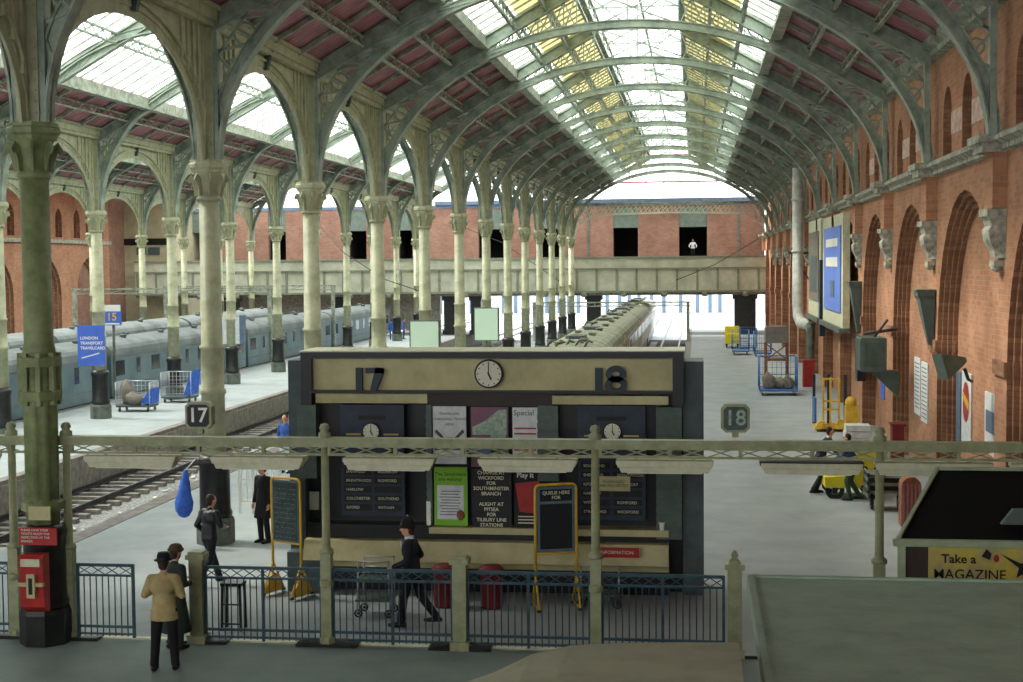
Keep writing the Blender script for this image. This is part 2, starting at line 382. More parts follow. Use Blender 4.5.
# ------------------------------------------------------------------ columns
def cap_mb(x, y, z, w=.37):
    m = MB()
    m.lathe([(.235,0),(.27,.03),(.27,.08),(.235,.1),(.24,.3),(.28,.5),(.33,.62),(.35,.66)], (x,y,z), 16)
    for k in range(8):
        a = 2*PI*k/8+PI/8; c, s = math.cos(a), math.sin(a)
        pts = [(.24,.12),(.27,.30),(.32,.46),(.39,.53),(.40,.47),(.36,.42)]
        m.path([(x+c*r, y+s*r, z+h) for r, h in pts], .13, .035, up=(-s, c, 0))
    m.lathe([(w*.98,.62),(w*1.02,.68),(w*1.14,.72),(w*1.14,.80),(w*1.06,.83),(w*1.06,.89)], (x,y,z), 8, False, rot=PI/8)
    return m
def make_column(x, y, lab, grp, near=False):
    c = thing('iron_column', lab, 'column', (x,y,0), grp)
    m = MB(); m.lathe([(.0,0),(.42,0),(.42,.5),(.39,.58),(.0,.58)], (x,y,0), 8, False, rot=PI/8)
    part('plinth', m, 'black' if near else 'plinth', c)
    m = MB(); m.lathe([(.35,.58),(.375,.62),(.375,.70),(.34,.76),(.33,1.7),(.355,1.76),(.37,1.84),(.32,1.95),(.26,1.97)], (x,y,0), 16)
    part('base_drum', m, 'black', c)
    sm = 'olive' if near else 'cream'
    m = MB()
    if near:
        m.lathe([(.26,1.95),(.26,3.9),(.26,4.6)], (x,y,0), 32, flute=.09, nf=8)
        for z in (2.15, 3.95, 4.5): m.lathe([(.26,z),(.34,z+.03),(.35,z+.17),(.26,z+.22)], (x,y,0), 8, False, rot=PI/8)
        for k in range(8):
            a = 2*PI*k/8+PI/8
            m.box(x+math.cos(a)*.29-.04, y+math.sin(a)*.29-.04, 3.9, x+math.cos(a)*.29+.04, y+math.sin(a)*.29+.04, 4.75)
        m.lathe([(.26,4.7),(.26,4.8),(.235,4.9),(.225,7.55)], (x,y,0), 20)
    else:
        m.lathe([(.265,1.95),(.255,3.3),(.29,3.32),(.29,3.40),(.25,3.43),(.245,4.3),(.275,4.32),(.275,4.38),(.235,4.41),(.215,7.55)], (x,y,0), 18)
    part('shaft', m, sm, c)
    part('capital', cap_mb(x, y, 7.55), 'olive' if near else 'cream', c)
    m = MB(); m.box(x-.19, y-.17, 8.44, x+.19, y+.17, ZE)
    for z10 in range(16 if near or y < 40 else 0):
        for s in (-1, 1): m.ell((x+s*.14, y-.175, 8.6+z10*.17), (.022,.012,.022), 6, 4)
    part('upper_pilaster', m, 'cream', c); return c
LA = ['dark olive iron column with fluted collar in the left foreground, at the fence']+[f'pale iron column of the front row beside track, {ORD[i]} from the camera' for i in range(1, 13)]
for k in range(13):
    make_column(XA, YK(k), LA[k], 'iron columns of the front row', k == 0)
cB = make_column(XB, YK(2), 'pale iron column of the second row, standing behind the foreground column', 'iron columns of the second row')
for k in range(3, 13): dup(cB, (XB, YK(k), 0), f'pale iron column of the second row on the left platform, {ORD[k-2]} from the camera')
for k in range(4, 13): dup(cB, (XC, YK(k), 0), f'pale iron column of the farthest row on the left, {ORD[k-4]} from the camera', group='iron columns of the farthest row')

# ------------------------------------------------------------------ arcades along each column row
def ell_pts(cy, a, b, z0, n=18, t0=0, t1=PI):
    return [(cy-a*math.cos(t0+(t1-t0)*i/n), z0+b*math.sin(t0+(t1-t0)*i/n)) for i in range(n+1)]
def make_arcade(x, k, lab, grp):
    y0, y1 = YK(k), YK(k+1); cy = (y0+y1)/2
    t = thing('arcade_arch', lab, 'arch', (x, cy, ZC), grp)
    P = ell_pts(cy, S/2-.24, 2.58, ZC, 20)
    m = MB()
    for (ya, za), (yb, zb) in zip(P, P[1:]): m.prism([(ya,za),(yb,zb),(yb,ZE),(ya,ZE)], 'x', x-.05, x+.05)
    part('spandrel_web', m, 'cream', t)
    m = MB()
    m.path([(x, a, b) for a, b in P], .36, .05, up=(1,0,0)); 
    for s in (-1, 1):  # small bead along the curve on both faces
        m.path([(x+s*.09, a, b+.16) for a, b in P[2:-2]], .06, .05, up=(1,0,0))
    # path() uses up for width direction: rebuild soffit as flat strip
    part('arch_soffit', m, 'cream', t)
    for s in (-1, 1):
        m = MB()
        for d in (.42, .72, 1.02, 1.34, 1.68):
            yy = (y0+d) if s > 0 else (y1-d); zz = ZC+2.58*math.sqrt(max(0, 1-((yy-cy)/(S/2-.26))**2))
            m.box(x-.10, yy-.04, zz, x+.10, yy+.04, ZE)
        part('spandrel_ribs', m, 'cream', t)
    m = MB(); m.box(x-.24, y0+.1, ZE, x+.24, y1-.1, ZE+.12); m.box(x-.32, y0+.1, ZE+.12, x+.32, y1-.1, ZE+.34); m.box(x-.4, y0+.1, ZE+.34, x+.4, y1-.1, ZE+.44)
    part('gutter_beam', m, 'cream', t)
    for yy in (cy, y0+.02):
        m = MB().prism([(x-.3,ZE+.3),(x-.12,ZE-.35),(x+.12,ZE-.35),(x+.3,ZE+.3)], 'y', yy-.07, yy+.07); part('gutter_bracket', m, 'dark', t)
    return t
def arcade_row(x, ks, row, grp):
    first = None
    for n, k in enumerate(ks):
        lab = f'pale iron arch with ribbed spandrels along the {row} row of columns, {ORD[n]} from the camera'
        if first is None: first = make_arcade(x, k, lab, grp)
        else: dup(first, (x, (YK(k)+YK(k+1))/2, ZC), lab)
arcade_row(XA, range(-1, 12), 'front', 'arches along the front row of columns')
arcade_row(XB, range(1, 12), 'second', 'arches along the second row of columns')
arcade_row(XC, range(4, 12), 'farthest', 'arches along the farthest row of columns')

# ------------------------------------------------------------------ transverse roof trusses
SL = .56
def make_truss(xl, xr, y, lab, grp, lantern):
    xc = (xl+xr)/2; half = (xr-xl)/2
    ze0 = ZE+.35
    def zt(x): return ze0+SL*(half-.2-abs(x-xc))
    zr = zt(xc); le = 1.65 if lantern else 0
    zl = zt(xc+le) if lantern else zr
    t = thing('roof_truss', lab, 'roof truss', (xc, y, ZC), grp)
    a = half-.30; b = (13.75-ZC) if lantern else (zr-1.2-ZC)
    # top chord : flanged plate beam, one each side
    D = .42
    for s in (-1, 1):
        m = MB(); x1 = xc+s*(half-.15); x2 = xc+s*le
        m.prism([(x1,zt(x1)),(x2,zt(x2)),(x2,zt(x2)-D),(x1,zt(x1)-D)], 'y', y-.03, y+.03)
        for dz in (0, -D): m.prism([(x1,zt(x1)+dz),(x2,zt(x2)+dz),(x2,zt(x2)+dz-.05),(x1,zt(x1)+dz-.05)], 'y', y-.14, y+.14)
        m.box(xc+s*(half-.22)-.07, y-.13, ZC, xc+s*(half-.22)+.07, y+.13, zt(x1))
        part('top_chord', m, 'rib', t)
    P = [(xc-a*math.cos(PI*i/48), ZC+b*math.sin(PI*i/48)) for i in range(49)]
    m = MB(); m.path([(p[0], y, p[1]) for p in P], .34, .05, up=(0,1,0))
    o = m; m = MB()
    def offs(P, d):
        out = []
        for i, p in enumerate(P):
            q = P[min(i+1, 48)]; r = P[max(i-1, 0)]; tx, tz = q[0]-r[0], q[1]-r[1]; l = math.hypot(tx, tz)
            out.append((p[0]-tz/l*d, p[1]+tx/l*d))
        return out
    Q = offs(P, .24)
    lo, hi = [(p[0], y, p[1]) for p in P], [(p[0], y, p[1]) for p in Q]
    n = len(P)
    def strip(A, w, th):
        rings = []
        for i, p in enumerate(A):
            q = A[min(i+1, n-1)]; r = A[max(i-1, 0)]; tx, tz = q[0]-r[0], q[2]-r[2]; l = math.hypot(tx, tz); nx, nz = -tz/l*th, tx/l*th
            rings.append([(p[0],y-w/2,p[2]),(p[0],y+w/2,p[2]),(p[0]+nx,y+w/2,p[2]+nz),(p[0]+nx,y-w/2,p[2]+nz)])
        m.loft(rings)
    strip(lo, .32, .045)
    rings = [[(p[0],y-.025,p[1]),(p[0],y+.025,p[1]),(q[0],y+.025,q[1]),(q[0],y-.025,q[1])] for p, q in zip(P, Q)]
    m.loft(rings); strip(hi, .16, .04)
    part('arch_rib', m, 'rib', t)
    # lattice between rib and chord
    for s in (-1, 1):
        m = MB()
        def A(u): return (xc+s*a*math.cos(u), y, ZC+b*math.sin(u)+.1)
        def T(x): return (x, y, zt(x)-D)
        post = xc+s*(half-.22)
        us = [.16,.32,.48,.62]
        for i, u in enumerate(us):
            m.bar(A(u), (post, y, A(u)[2]+.55), .06, .13, up=(0,1,0))
            m.bar(A(u), (post, y, max(ZC+.3, A(u)[2]-.2)), .06, .10, up=(0,1,0))
        xs = [post-s*.8, post-s*1.5, post-s*2.2, post-s*2.9]
        uu = [.62,.74,.86,.98,1.1]
        for i, x in enumerate(xs):
            m.bar(A(uu[i]), T(x), .06, .13, up=(0,1,0)); m.bar(A(uu[min(i+1,4)]), T(x), .06, .11, up=(0,1,0))
        m.bar((post, y, ZC+2.2), T(post-s*.8), .05, .1, up=(0,1,0))
        # rings in the spandrel
        for (px, pz, r) in ((post-s*.33*a/8, ZC+2.0, .17), (post-s*.66*a/8, ZC+2.72, .24)):
            m.path([(px+r*math.cos(2*PI*k/12), y, pz+r*math.sin(2*PI*k/12)) for k in range(12)], .05, .05, up=(0,1,0), closed=True)
        # upper web: zigzag from tangency to lantern
        n2 = 7 if lantern else 6; x0 = xc+s*half*.55; x1 = xc+s*le
        def B(x): return (x, y, ZC+b*math.sqrt(max(0, 1-((x-xc)/a)**2))+.12)
        for i in range(n2):
            xa = x0+(x1-x0)*i/n2; xb = x0+(x1-x0)*(i+1)/n2
            m.bar(B(xa), T(xb), .04, .07, up=(0,1,0)); m.bar(T(xb), B(xb), .04, .07, up=(0,1,0))
            if i > 2: m.bar(T(xa), B(xb), .04, .06, up=(0,1,0))
        part('lattice', m, 'rib', t)
    if lantern:
        m = MB(); m.bar((xc-le, y, zl-.25), (xc+le, y, zl-.25), .06, .1, up=(0,1,0))
        for s in (-1, 1): m.bar((xc+s*le, y, zl-.4), (xc+s*le, y, zl+.5), .1); m.bar((xc+s*le, y, zl+.5), (xc, y, zl+1.35), .08, .12, up=(0,1,0))
        m.bar((xc, y, ZC+b), (xc, y, zl+1.35), .05)
        m.bar((xc-le, y, zl-.2), (xc, y, ZC+b+.1), .045); m.bar((xc+le, y, zl-.2), (xc, y, ZC+b+.1), .045)
        part('lantern_frame', m, 'rib', t)
    return t, zt, xc, half, zl
tr, ztM, xcM, hM, zlM = make_truss(XA, XW, YK(-1), 'dark arched iron roof truss over the main hall, nearest the camera', 'main hall roof trusses', True)
for k in range(0, 13): dup(tr, (xcM, YK(k), ZC), f'arched iron roof truss over the main hall, {ORD[k+1]} from the camera')
tr2, ztS, xcS, hS, _ = make_truss(XB, XA, YK(0), 'arched iron roof truss over the left side hall, nearest the camera', 'side hall roof trusses', False)
for k in range(1, 13): dup(tr2, (xcS, YK(k), ZC), f'arched iron roof truss over the left side hall, {ORD[k]} from the camera')
tr3, ztF, xcF, hF, _ = make_truss(XC, XB, YK(2), 'arched iron roof truss over the far left hall, nearest the camera', 'far left hall roof trusses', False)
for k in range(3, 13): dup(tr3, (xcF, YK(k), ZC), f'arched iron roof truss over the far left hall, {ORD[k-2]} from the camera')

# ------------------------------------------------------------------ roof coverings
YA, YB = -14, YK(12)
def slope(xc, zt, xa, xb, ya, yb, dz=.05, th=.06):
    return MB().prism([(xa,zt(xa)+dz),(xb,zt(xb)+dz),(xb,zt(xb)+dz+th),(xa,zt(xa)+dz+th)], 'y', ya, yb)
def roof(xc, half, zt, le, fb, dirty, name, k0, k1, ystart):
    for s in (-1, 1):
        xe = xc+s*half; xb = xc+s*(half-fb); xt = xc+s*le
        o = struct('ceiling', slope(xc, zt, xe, xb, ystart, YB), 'board')
        # purlins along Y : three in the boards, one at the boundary, more above
        nP = max(2, round(fb/1.1)); ps = [xe-s*(.5+(fb-.5)*i/nP) for i in range(1, nP)]
        for x in ps:
            m = MB(); z = zt(x)-.05; m.box(x-.05, ystart, z-.05, x+.05, YB, z+.02); m.box(x-.05, ystart, z-.30, x+.05, YB, z-.24)
            y = ystart
            while y < YB: m.bar((x,y,z-.05),(x,y+.35,z-.25),.03); m.bar((x,y+.35,z-.25),(x,y+.7,z-.05),.03); y += .7
            part('purlin', m, 'purlin', o)
        m = MB(); z = zt(xb); m.box(xb-.09, ystart, z-.34, xb+.09, YB, z+.05); m.box(xb-.18, ystart, z-.40, xb+.18, YB, z-.34); part('purlin', m, 'purlin', o)
        m = MB()   # secondary rafters
        for k in range(k0, k1):
            for j in (1, 2, 3):
                y = YK(k)+S*j/4; m.prism([(xe,zt(xe)+.02),(xb,zt(xb)+.02),(xb,zt(xb)-.12),(xe,zt(xe)-.12)], 'y', y-.05, y+.05)
        part('rafters', m, 'purlin', o)
        # glass : clear strip then dirty strip
        if ystart < 27: struct('ceiling', slope(xc, zt, xb, xt, ystart, 27), 'board')  # boards in place of glass over unseen near bays, added to darken the foreground
        yg = max(27, ystart)
        o = struct('window_roof', slope(xc, zt, xb, xb-s*(1.1 if dirty else (half-fb-le)), yg, YB, .12, .02), 'glass_clear')
        xm = xb-s*1.1
        if dirty:
            part('glass_pane', slope(xc, zt, xm, xt, yg, YB, .12, .02), 'glass_dirty', o)
        m = MB(); y = ystart
        while y < YB:
            w = .02
            m.prism([(xb,zt(xb)+.11),(xt,zt(xt)+.11),(xt,zt(xt)+.03),(xb,zt(xb)+.03)], 'y', y-w, y+w); y += S/9
        part('glazing_bars', m, 'purlin', o)
        L = abs(xt-xb); n = 3 if dirty else 2
        for i in range(1, n+1):
            x = xb+(xt-xb)*i/n-(s*-.1 if i == n else 0)
            m = MB(); z = zt(x); m.box(x-.05, ystart, z-.02, x+.05, YB, z+.05); m.box(x-.05, ystart, z-.36, x+.05, YB, z-.3); y = ystart
            while y < YB: m.bar((x,y,z-.02),(x,y+.4,z-.33),.035); m.bar((x,y+.4,z-.33),(x,y+.8,z-.02),.035); y += .8
            part('purlin', m, 'rib', o)
for o in (): pass
roof(xcM, hM, ztM, 1.65, 3.65, True, 'main', -4, 12, YA)
roof(xcS, hS, ztS, 0, 2.3, False, 'side', -4, 12, YA)
roof(xcF, hF, ztF, 0, 3.0, False, 'far', 0, 12, 20)
# lantern
le = 1.65; zl = zlM
o = struct('window_lantern', MB().prism([(xcM-le-.1,zl+.5),(xcM,zl+1.38),(xcM+le+.1,zl+.5),(xcM+le+.1,zl+.52),(xcM,zl+1.41),(xcM-le-.1,zl+.52)], 'y', 27, YB), 'glass_lantern')
struct('ceiling', MB().prism([(xcM-le-.1,zl+.5),(xcM,zl+1.38),(xcM+le+.1,zl+.5),(xcM+le+.1,zl+.54),(xcM,zl+1.43),(xcM-le-.1,zl+.54)], 'y', -14, 27), 'board')  # unseen near end of the lantern boarded over to cut light on the foreground
m = MB(); y = 8
while y < YB:
    for s in (-1, 1): m.bar((xcM+s*le, y, zl+.48), (xcM, y, zl+1.34), .03)
    y += S/7
part('glazing_bars', m, 'rib', o)
m = MB()
for s in (-1, 1): m.box(xcM+s*le-.06, 8, zl-.12, xcM+s*le+.06, YB, zl+.05); m.box(xcM+s*le-.05, 8, zl+.45, xcM+s*le+.05, YB, zl+.53)
m.box(xcM-.05, 8, zl+1.28, xcM+.05, YB, zl+1.36); part('purlin', m, 'rib', o)
m = MB()
for k in range(-1, 12):
    for s in (-1, 1):
        m.bar((xcM-s*le, YK(k), zl-.15), (xcM+s*le, YK(k+1), zl-.15), .05)
        m.bar((xcM-s*le, YK(k), zl-.1), (xcM-s*le, YK(k)+S/2, zl+.45), .05); m.bar((xcM-s*le, YK(k)+S/2, zl+.45), (xcM-s*le, YK(k+1), zl-.1), .05)
    m.bar((xcM-le, YK(k)+S/2, zl-.15), (xcM+le, YK(k)+S/2, zl-.15), .05)
part('wind_bracing', m, 'rib', o)

# ------------------------------------------------------------------ brick walls with arches
def arch_out(yc, w, zb, zs, rise, n=14, k=1.0):
    pts = [(yc-w, zb)]
    for i in range(n+1):
        t = PI*i/n; c = math.cos(t); s = math.sin(t)
        if k != 1.0:   # pointed: two arcs meeting
            u = i/n; d = 1-abs(2*u-1); a = d*math.acos(1-1/1.7) ; 
            x = -1.7*(1-math.cos(a))+1; z = 1.7*math.sin(a)/(1.7*math.sin(math.acos(1-1/1.7)))
            pts.append((yc+(x if u > .5 else -x)*w, zs+rise*z))
        else: pts.append((yc-w*c, zs+rise*s))
    pts.append((yc+w, zb)); return pts
def arch_bay(mb, md, X, sgn, y0, y1, z0, z1, arches, back=None):
    """wall face at X, recess goes to X+sgn*depth; arches: list of dict(yc,w,zb,zs,rise,orders,pt)"""
    arches = sorted(arches, key=lambda a: a['yc']); cur = y0
    def P(x, p): return (x, p[0], p[1])
    for a in arches:
        w0 = a['w']; ya, yb = a['yc']-w0, a['yc']+w0
        mb.quad((X,cur,z0),(X,ya,z0),(X,ya,z1),(X,cur,z1)); cur = yb
        O = arch_out(a['yc'], w0, a['zb'], a['zs'], a['rise'], k=a.get('pt', 1.0))
        for p, q in zip(O[1:-1], O[2:-1]):
            if q[0]-p[0] > 1e-6: mb.quad((X,p[0],p[1]),(X,q[0],q[1]),(X,q[0],z1),(X,p[0],z1))
        if a['zb'] > z0: mb.quad((X,ya,z0),(X,yb,z0),(X,yb,a['zb']),(X,ya,a['zb']))
        x = X; n = a['orders']; dd = a['d']/n; dw = a.get('dw', .22)
        prev = O
        for i in range(n):
            x2 = x+sgn*dd
            for p, q in zip(prev, prev[1:]): md.quad(P(x,p),P(x2,p),P(x2,q),P(x,q))
            x = x2
            if i < n-1:
                nx = arch_out(a['yc'], w0-dw*(i+1), a['zb'], a['zs'], a['rise']-dw*(i+1), k=a.get('pt', 1.0))
                for p, q, r, s2 in zip(prev, prev[1:], nx, nx[1:]): md.quad(P(x,p),P(x,q),P(x,s2),P(x,r))
                prev = nx
        if a.get('sill', 0): md.quad((X,ya,a['zb']),(X,yb,a['zb']),(x,yb,a['zb']),(x,ya,a['zb']))
        if back is not None:
            zmid = a.get('zpink', 0)
            c = [P(x, p) for p in prev]
            back.add(c, [tuple(range(len(c)))])
    mb.quad((X,cur,z0),(X,y1,z0),(X,y1,z1),(X,cur,z1))
wall = MB(); dark = MB(); back = MB()
ks = range(-2, 13)
for k in ks:
    y0, y1 = YK(k), YK(k+1); yc = (y0+y1)/2
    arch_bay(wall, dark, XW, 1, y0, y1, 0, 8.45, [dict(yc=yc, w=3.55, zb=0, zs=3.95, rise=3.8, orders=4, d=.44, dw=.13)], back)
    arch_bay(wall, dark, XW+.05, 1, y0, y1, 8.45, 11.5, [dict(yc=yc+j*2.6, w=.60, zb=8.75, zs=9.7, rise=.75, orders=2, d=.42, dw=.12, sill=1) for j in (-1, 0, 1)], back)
bb = MB()
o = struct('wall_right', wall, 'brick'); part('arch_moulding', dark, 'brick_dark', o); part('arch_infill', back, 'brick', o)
m = MB()
for k in range(-2, 14):   # piers between the arches, upper posts
    y = YK(k); m.box(XW-.28, y-.42, 7.15, XW, y+.42, 8.3)
part('pier', m, 'brick', o)
m = MB(); m.box(XW-.06, YK(-2), .9, XW+.02, YK(-2)+.01, 1)
for k in range(-2, 13):   # impost bands around the lower arches
    y0 = YK(k); yc = y0+S/2
    for a, b in ((y0, yc-3.55), (yc+3.55, y0+S)): m.box(XW-.06, a, 3.75, XW, b, 4.05)
    for i in range(4): 
        for s in (-1, 1): ya = yc+s*(3.55-.14*i); m.box(XW+.13*i-.04, ya-.04, 3.75, XW+.13*i+.12, ya+.04, 4.05)
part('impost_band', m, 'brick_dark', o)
o2 = MB().box(XW+.95, YK(-2), 0, XW+1.4, 132, 12.2)
struct('wall_right_backing', o2, 'brick_brown')
m = MB(); ya, yb = YK(-2), YK(13)
m.prism([(XW,8.28),(XW-.14,8.32),(XW-.14,8.42),(XW-.30,8.5),(XW-.30,8.58),(XW-.22,8.62),(XW,8.74)], 'y', ya, yb)
for k in range(-2, 14):
    y = YK(k); m.box(XW-.5, y-.5, 8.28, XW, y+.5, 8.46); m.box(XW-.6, y-.6, 8.46, XW, y+.6, 8.62)
struct('trim_2', m, 'stone')
m = MB(); m.prism([(XW+.1,11.3),(XW-.18,11.36),(XW-.18,11.5),(XW-.34,11.6),(XW-.34,11.78),(XW+.4,11.78),(XW+.4,11.3)], 'y', ya, yb)
struct('trim_3', m, 'purlin')
m = MB(); m.box(XW-.02, ya, 0, XW+.0, ya+.02, .02)
# whitewash bands on the niche piers of the second and third bays
m = MB()
for k, js in ((1, (0, 1)), (2, (0, 1)), (3, (1,))):
    yc = YK(k)+S/2
    for j in js:
        for d in (-1.3,): m.box(XW+.035, yc+j*2.6+d-.7, 9.2, XW+.05, yc+j*2.6+d+.7, 9.75)
        for zz in (9.15, 9.9): m.box(XW+.3, yc+j*2.6-.52, zz, XW+.34, yc+j*2.6+.52, zz+.38)
struct('trim_4', m, 'patch')
# carved corbels under each pier
def corbel(y):
    m = MB(); m.box(XW-.38, y-.44, 7.0, XW, y+.44, 7.14)
    m.loft([[(XW,y-.4,z),(XW-d,y-.4*k,z),(XW-d,y+.4*k,z),(XW,y+.4,z)] for z, d, k in ((7.0,.33,1),(6.8,.27,.9),(6.72,.33,.95),(6.5,.30,.85),(6.3,.2,.6),(6.15,.17,.5))])
    m.ell((XW-.22,y,6.62),(.15,.26,.2),8,6); m.box(XW-.2, y-.24, 5.98, XW, y+.24, 6.1); m.lathe([(0,5.85),(.1,5.9),(.12,5.98)], (XW-.1,y,0), 8)
    return m
cs = [YK(k) for k in range(0, 12) if k not in (5, 6)]
for i, y in enumerate(cs):
    solo('stone_corbel', corbel(y), 'stone', f'carved stone corbel high on the right-hand brick wall, {ORD[i]} from the camera', 'corbel', 'corbels on the right-hand wall')

# far left wall
wall = MB(); dark = MB(); back = MB()
for k in range(5, 12):
    y0, y1 = YK(k), YK(k+1); yc = (y0+y1)/2
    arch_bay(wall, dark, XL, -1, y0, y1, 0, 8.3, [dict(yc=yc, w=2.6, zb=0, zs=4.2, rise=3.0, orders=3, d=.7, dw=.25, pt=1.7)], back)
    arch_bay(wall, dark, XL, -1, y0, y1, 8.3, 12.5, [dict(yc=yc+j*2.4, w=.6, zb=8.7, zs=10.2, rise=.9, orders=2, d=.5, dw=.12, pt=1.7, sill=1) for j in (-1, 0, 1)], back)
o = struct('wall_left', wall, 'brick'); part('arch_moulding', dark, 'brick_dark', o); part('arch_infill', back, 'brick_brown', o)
struct('trim_5', MB().box(XL, YK(5), 8.2, XL+.25, YK(12), 8.5), 'stone')
struct('wall_left_backing', MB().box(XL-2, YK(-3), 0, XL-.8, 120.5, 13).box(XL-2, YK(12), 0, XL, 124, 13), 'brick_brown')

# brick building across the far end, with openings
YF = 130.0; ops = [(-7.51,-5.24),(-1.5,1.03),(-20.05,-17.7),(-14.4,-12.2),(-27.6,-26.3),(-32.4,-30.7),(-40.2,-38.5),(-47.9,-46.2)]
ops.sort(); m = MB(); cur = -49.5
for a, b in ops: m.box(cur, YF, 3.6, a, YF+.6, 11.5); cur = b
m.box(cur, YF, 3.6, XW, YF+.6, 11.5)
for a, b in ops: m.box(a, YF, 3.6, b, YF+.6, 6.5); m.box(a, YF, 11.3, b, YF+.6, 11.5)
struct('wall_far', m, 'brick_brown')
m = MB(); cur = -49.5
for i, (a, b) in enumerate(ops):
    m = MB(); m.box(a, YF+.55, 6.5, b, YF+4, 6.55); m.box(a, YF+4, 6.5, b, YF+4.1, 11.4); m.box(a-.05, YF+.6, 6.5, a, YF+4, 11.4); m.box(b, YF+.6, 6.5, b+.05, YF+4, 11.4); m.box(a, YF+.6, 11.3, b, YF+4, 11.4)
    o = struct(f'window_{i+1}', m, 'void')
    q = MB(); q.box(a, YF+.1, 9.4, b, YF+.16, 11.3)
    for j in range(9): q.box(a, YF+.07, 9.45+j*.2, b, YF+.1, 9.5+j*.2)
    part('blind', q, 'blind', o)
    q = MB(); q.box(a, YF-.05, 6.4, b, YF+.3, 6.52); part('sill', q, 'stone', o)
m = MB()
for x in (-11.6, -9.8, 3.9): m.box(x-.1, YF-.1, 6.6, x+.1, YF, 11.4)
struct('trim_6', m, 'plinth')
m = MB(); m.box(-49.5, YF-.05, 11.4, XW, YF+1, 11.7); m.box(XB, YF-.3, 11.7, XW, YF, 12.05); struct('trim_7', m, 'bluebar')
struct('wall_far_base', MB().box(-47, 131.5, 0, -24, 132, 3.6), 'pwall')
# beige building at the far left end
m = MB(); m.box(-54, 124, 0, -47.7, 134, 12.3); o = struct('wall_beige_building', m, 'beige')
m = MB(); m.box(-54, 123.9, 8.2, -47.7, 124, 8.8); part('dark_band', m, 'kblack', o)
m = MB(); m.box(-50.8, 123.9, 7.3, -49.9, 124, 8.0); m.box(-49.7, 123.9, 7.3, -48.6, 124, 8.0); part('dark_panel', m, 'kgrey', o)
# glazed end screen over the main hall
o = struct('window_end', MB().box(XA, 128.0, 12.0, XW, 128.02, 18.5), 'pane')
m = MB(); m.box(XA, 127.95, 13.35, XW, 128.1, 13.5); m.box(XA, 127.95, 15.8, XW, 128.1, 15.9); part('transom', m, 'maroon', o)
m = MB(); x = XA
while x < XW: m.box(x-.04, 127.96, 12, x+.04, 128.06, 18.5); x += 1.55
part('mullions', m, 'purlin', o)

# lattice arch girder closing the main hall
t = thing('lattice_girder', 'cream lattice arched girder across the far end of the main hall', 'girder', ((XA+XW)/2, 119, ZC))
xa, xb = XA+.3, XW-.3; yc = 119.0
def lo(x):
    d = min(x-xa, xb-x); R = 2.6
    return (10.35-.02*abs(x-(xa+xb)/2)) - (0 if d > R else (1-math.sqrt(max(0,1-((R-d)/R)**2)))*2.2)
n = 44; xs = [xa+(xb-xa)*i/n for i in range(n+1)]
m = MB(); m.box(xa, yc-.15, 11.0, xb, yc+.15, 11.15); m.box(xa, yc-.2, 11.15, xb, yc+.2, 11.22); part('top_rail', m, 'purlin', t)
m = MB(); m.path([(x, yc, lo(x)) for x in xs], .3, .12, up=(0,1,0)); 
rings = [[(x,yc-.15,lo(x)-.06),(x,yc+.15,lo(x)-.06),(x,yc+.15,lo(x)+.06),(x,yc-.15,lo(x)+.06)] for x in xs]
m = MB().loft(rings); part('arched_rail', m, 'girder', t)
m = MB()
for i in range(n-1):
    m.bar((xs[i], yc, lo(xs[i])), (xs[min(i+2,n)], yc, 11.05), .05, .07, up=(0,1,0)); m.bar((xs[i+1], yc, 11.05), (xs[min(i+2,n)], yc, lo(xs[min(i+2,n)])), .05, .07, up=(0,1,0))
    if i % 2 == 0: m.bar((xs[i], yc, 11.05), (xs[min(i+2,n)], yc, lo(xs[min(i+2,n)])), .05, .07, up=(0,1,0))
part('lattice', m, 'girder', t)

# ------------------------------------------------------------------ footbridge
YG = 121.5
t = thing('footbridge', 'long cream plated footbridge crossing the whole station at the far end', 'footbridge', (-23, YG, 3.6))
m = MB(); m.box(-50, YG, 3.75, XW-.3, YG+.1, 6.0); part('side_plate', m, 'girder', t)
m = MB(); m.box(-50, YG-.12, 5.75, XW-.3, YG+.2, 6.55); part('parapet_band', m, 'girder', t)
m = MB(); m.box(-50, YG-.25, 6.55, XW-.3, YG+.25, 6.72); m.box(-50, YG-.2, 5.62, XW-.3, YG, 5.75); m.box(-50, YG-.2, 3.62, XW-.3, YG, 3.8); part('top_rail', m, 'girder_edge', t)
x = XW-.9
while x > -50: part('stiffener', MB().box(x-.09, YG-.14, 3.75, x+.09, YG, 5.65), 'girder_edge', t); x -= 1.72
m = MB(); m.box(-50, YG+.1, 3.6, XW-.3, YG+6, 3.75); m.box(-50, YG+.1, 3.4, XW-.3, YG+.5, 3.6); part('deck', m, 'pwall', t)
x = XW-2
while x > -45: part('boss', MB().lathe([(0,3.25),(.25,3.3),(.3,3.5),(.22,3.65)], (x, YG-.05, 0), 8), 'girder_edge', t); x -= 3.44
for i, (a, b) in enumerate(((3.3,5.1),(-9.4,-8.2),(-19.6,-18.7),(-22.0,-21.0),(-32,-31),(-42,-41))):
    m = MB(); m.box(a, YG+.8, 0 if i in (0,2,3) or 1 else 0, b, YG+2.2, 3.4); m.box(a-.12, YG+.7, 0, b+.12, YG+2.3, .4); m.box(a-.15, YG+.7, 3.0, b+.15, YG+2.3, 3.4)
    solo('bridge_pier', m, 'black', ['wide dark pier under the footbridge beside the right-hand wall','dark pier under the footbridge just left of the train','dark pier under the footbridge, right one of the close pair','dark pier under the footbridge, left one of the close pair','dark bridge pier behind the second platform coaches','dark bridge pier farthest to the left'][i], 'bridge pier', 'piers under the footbridge')
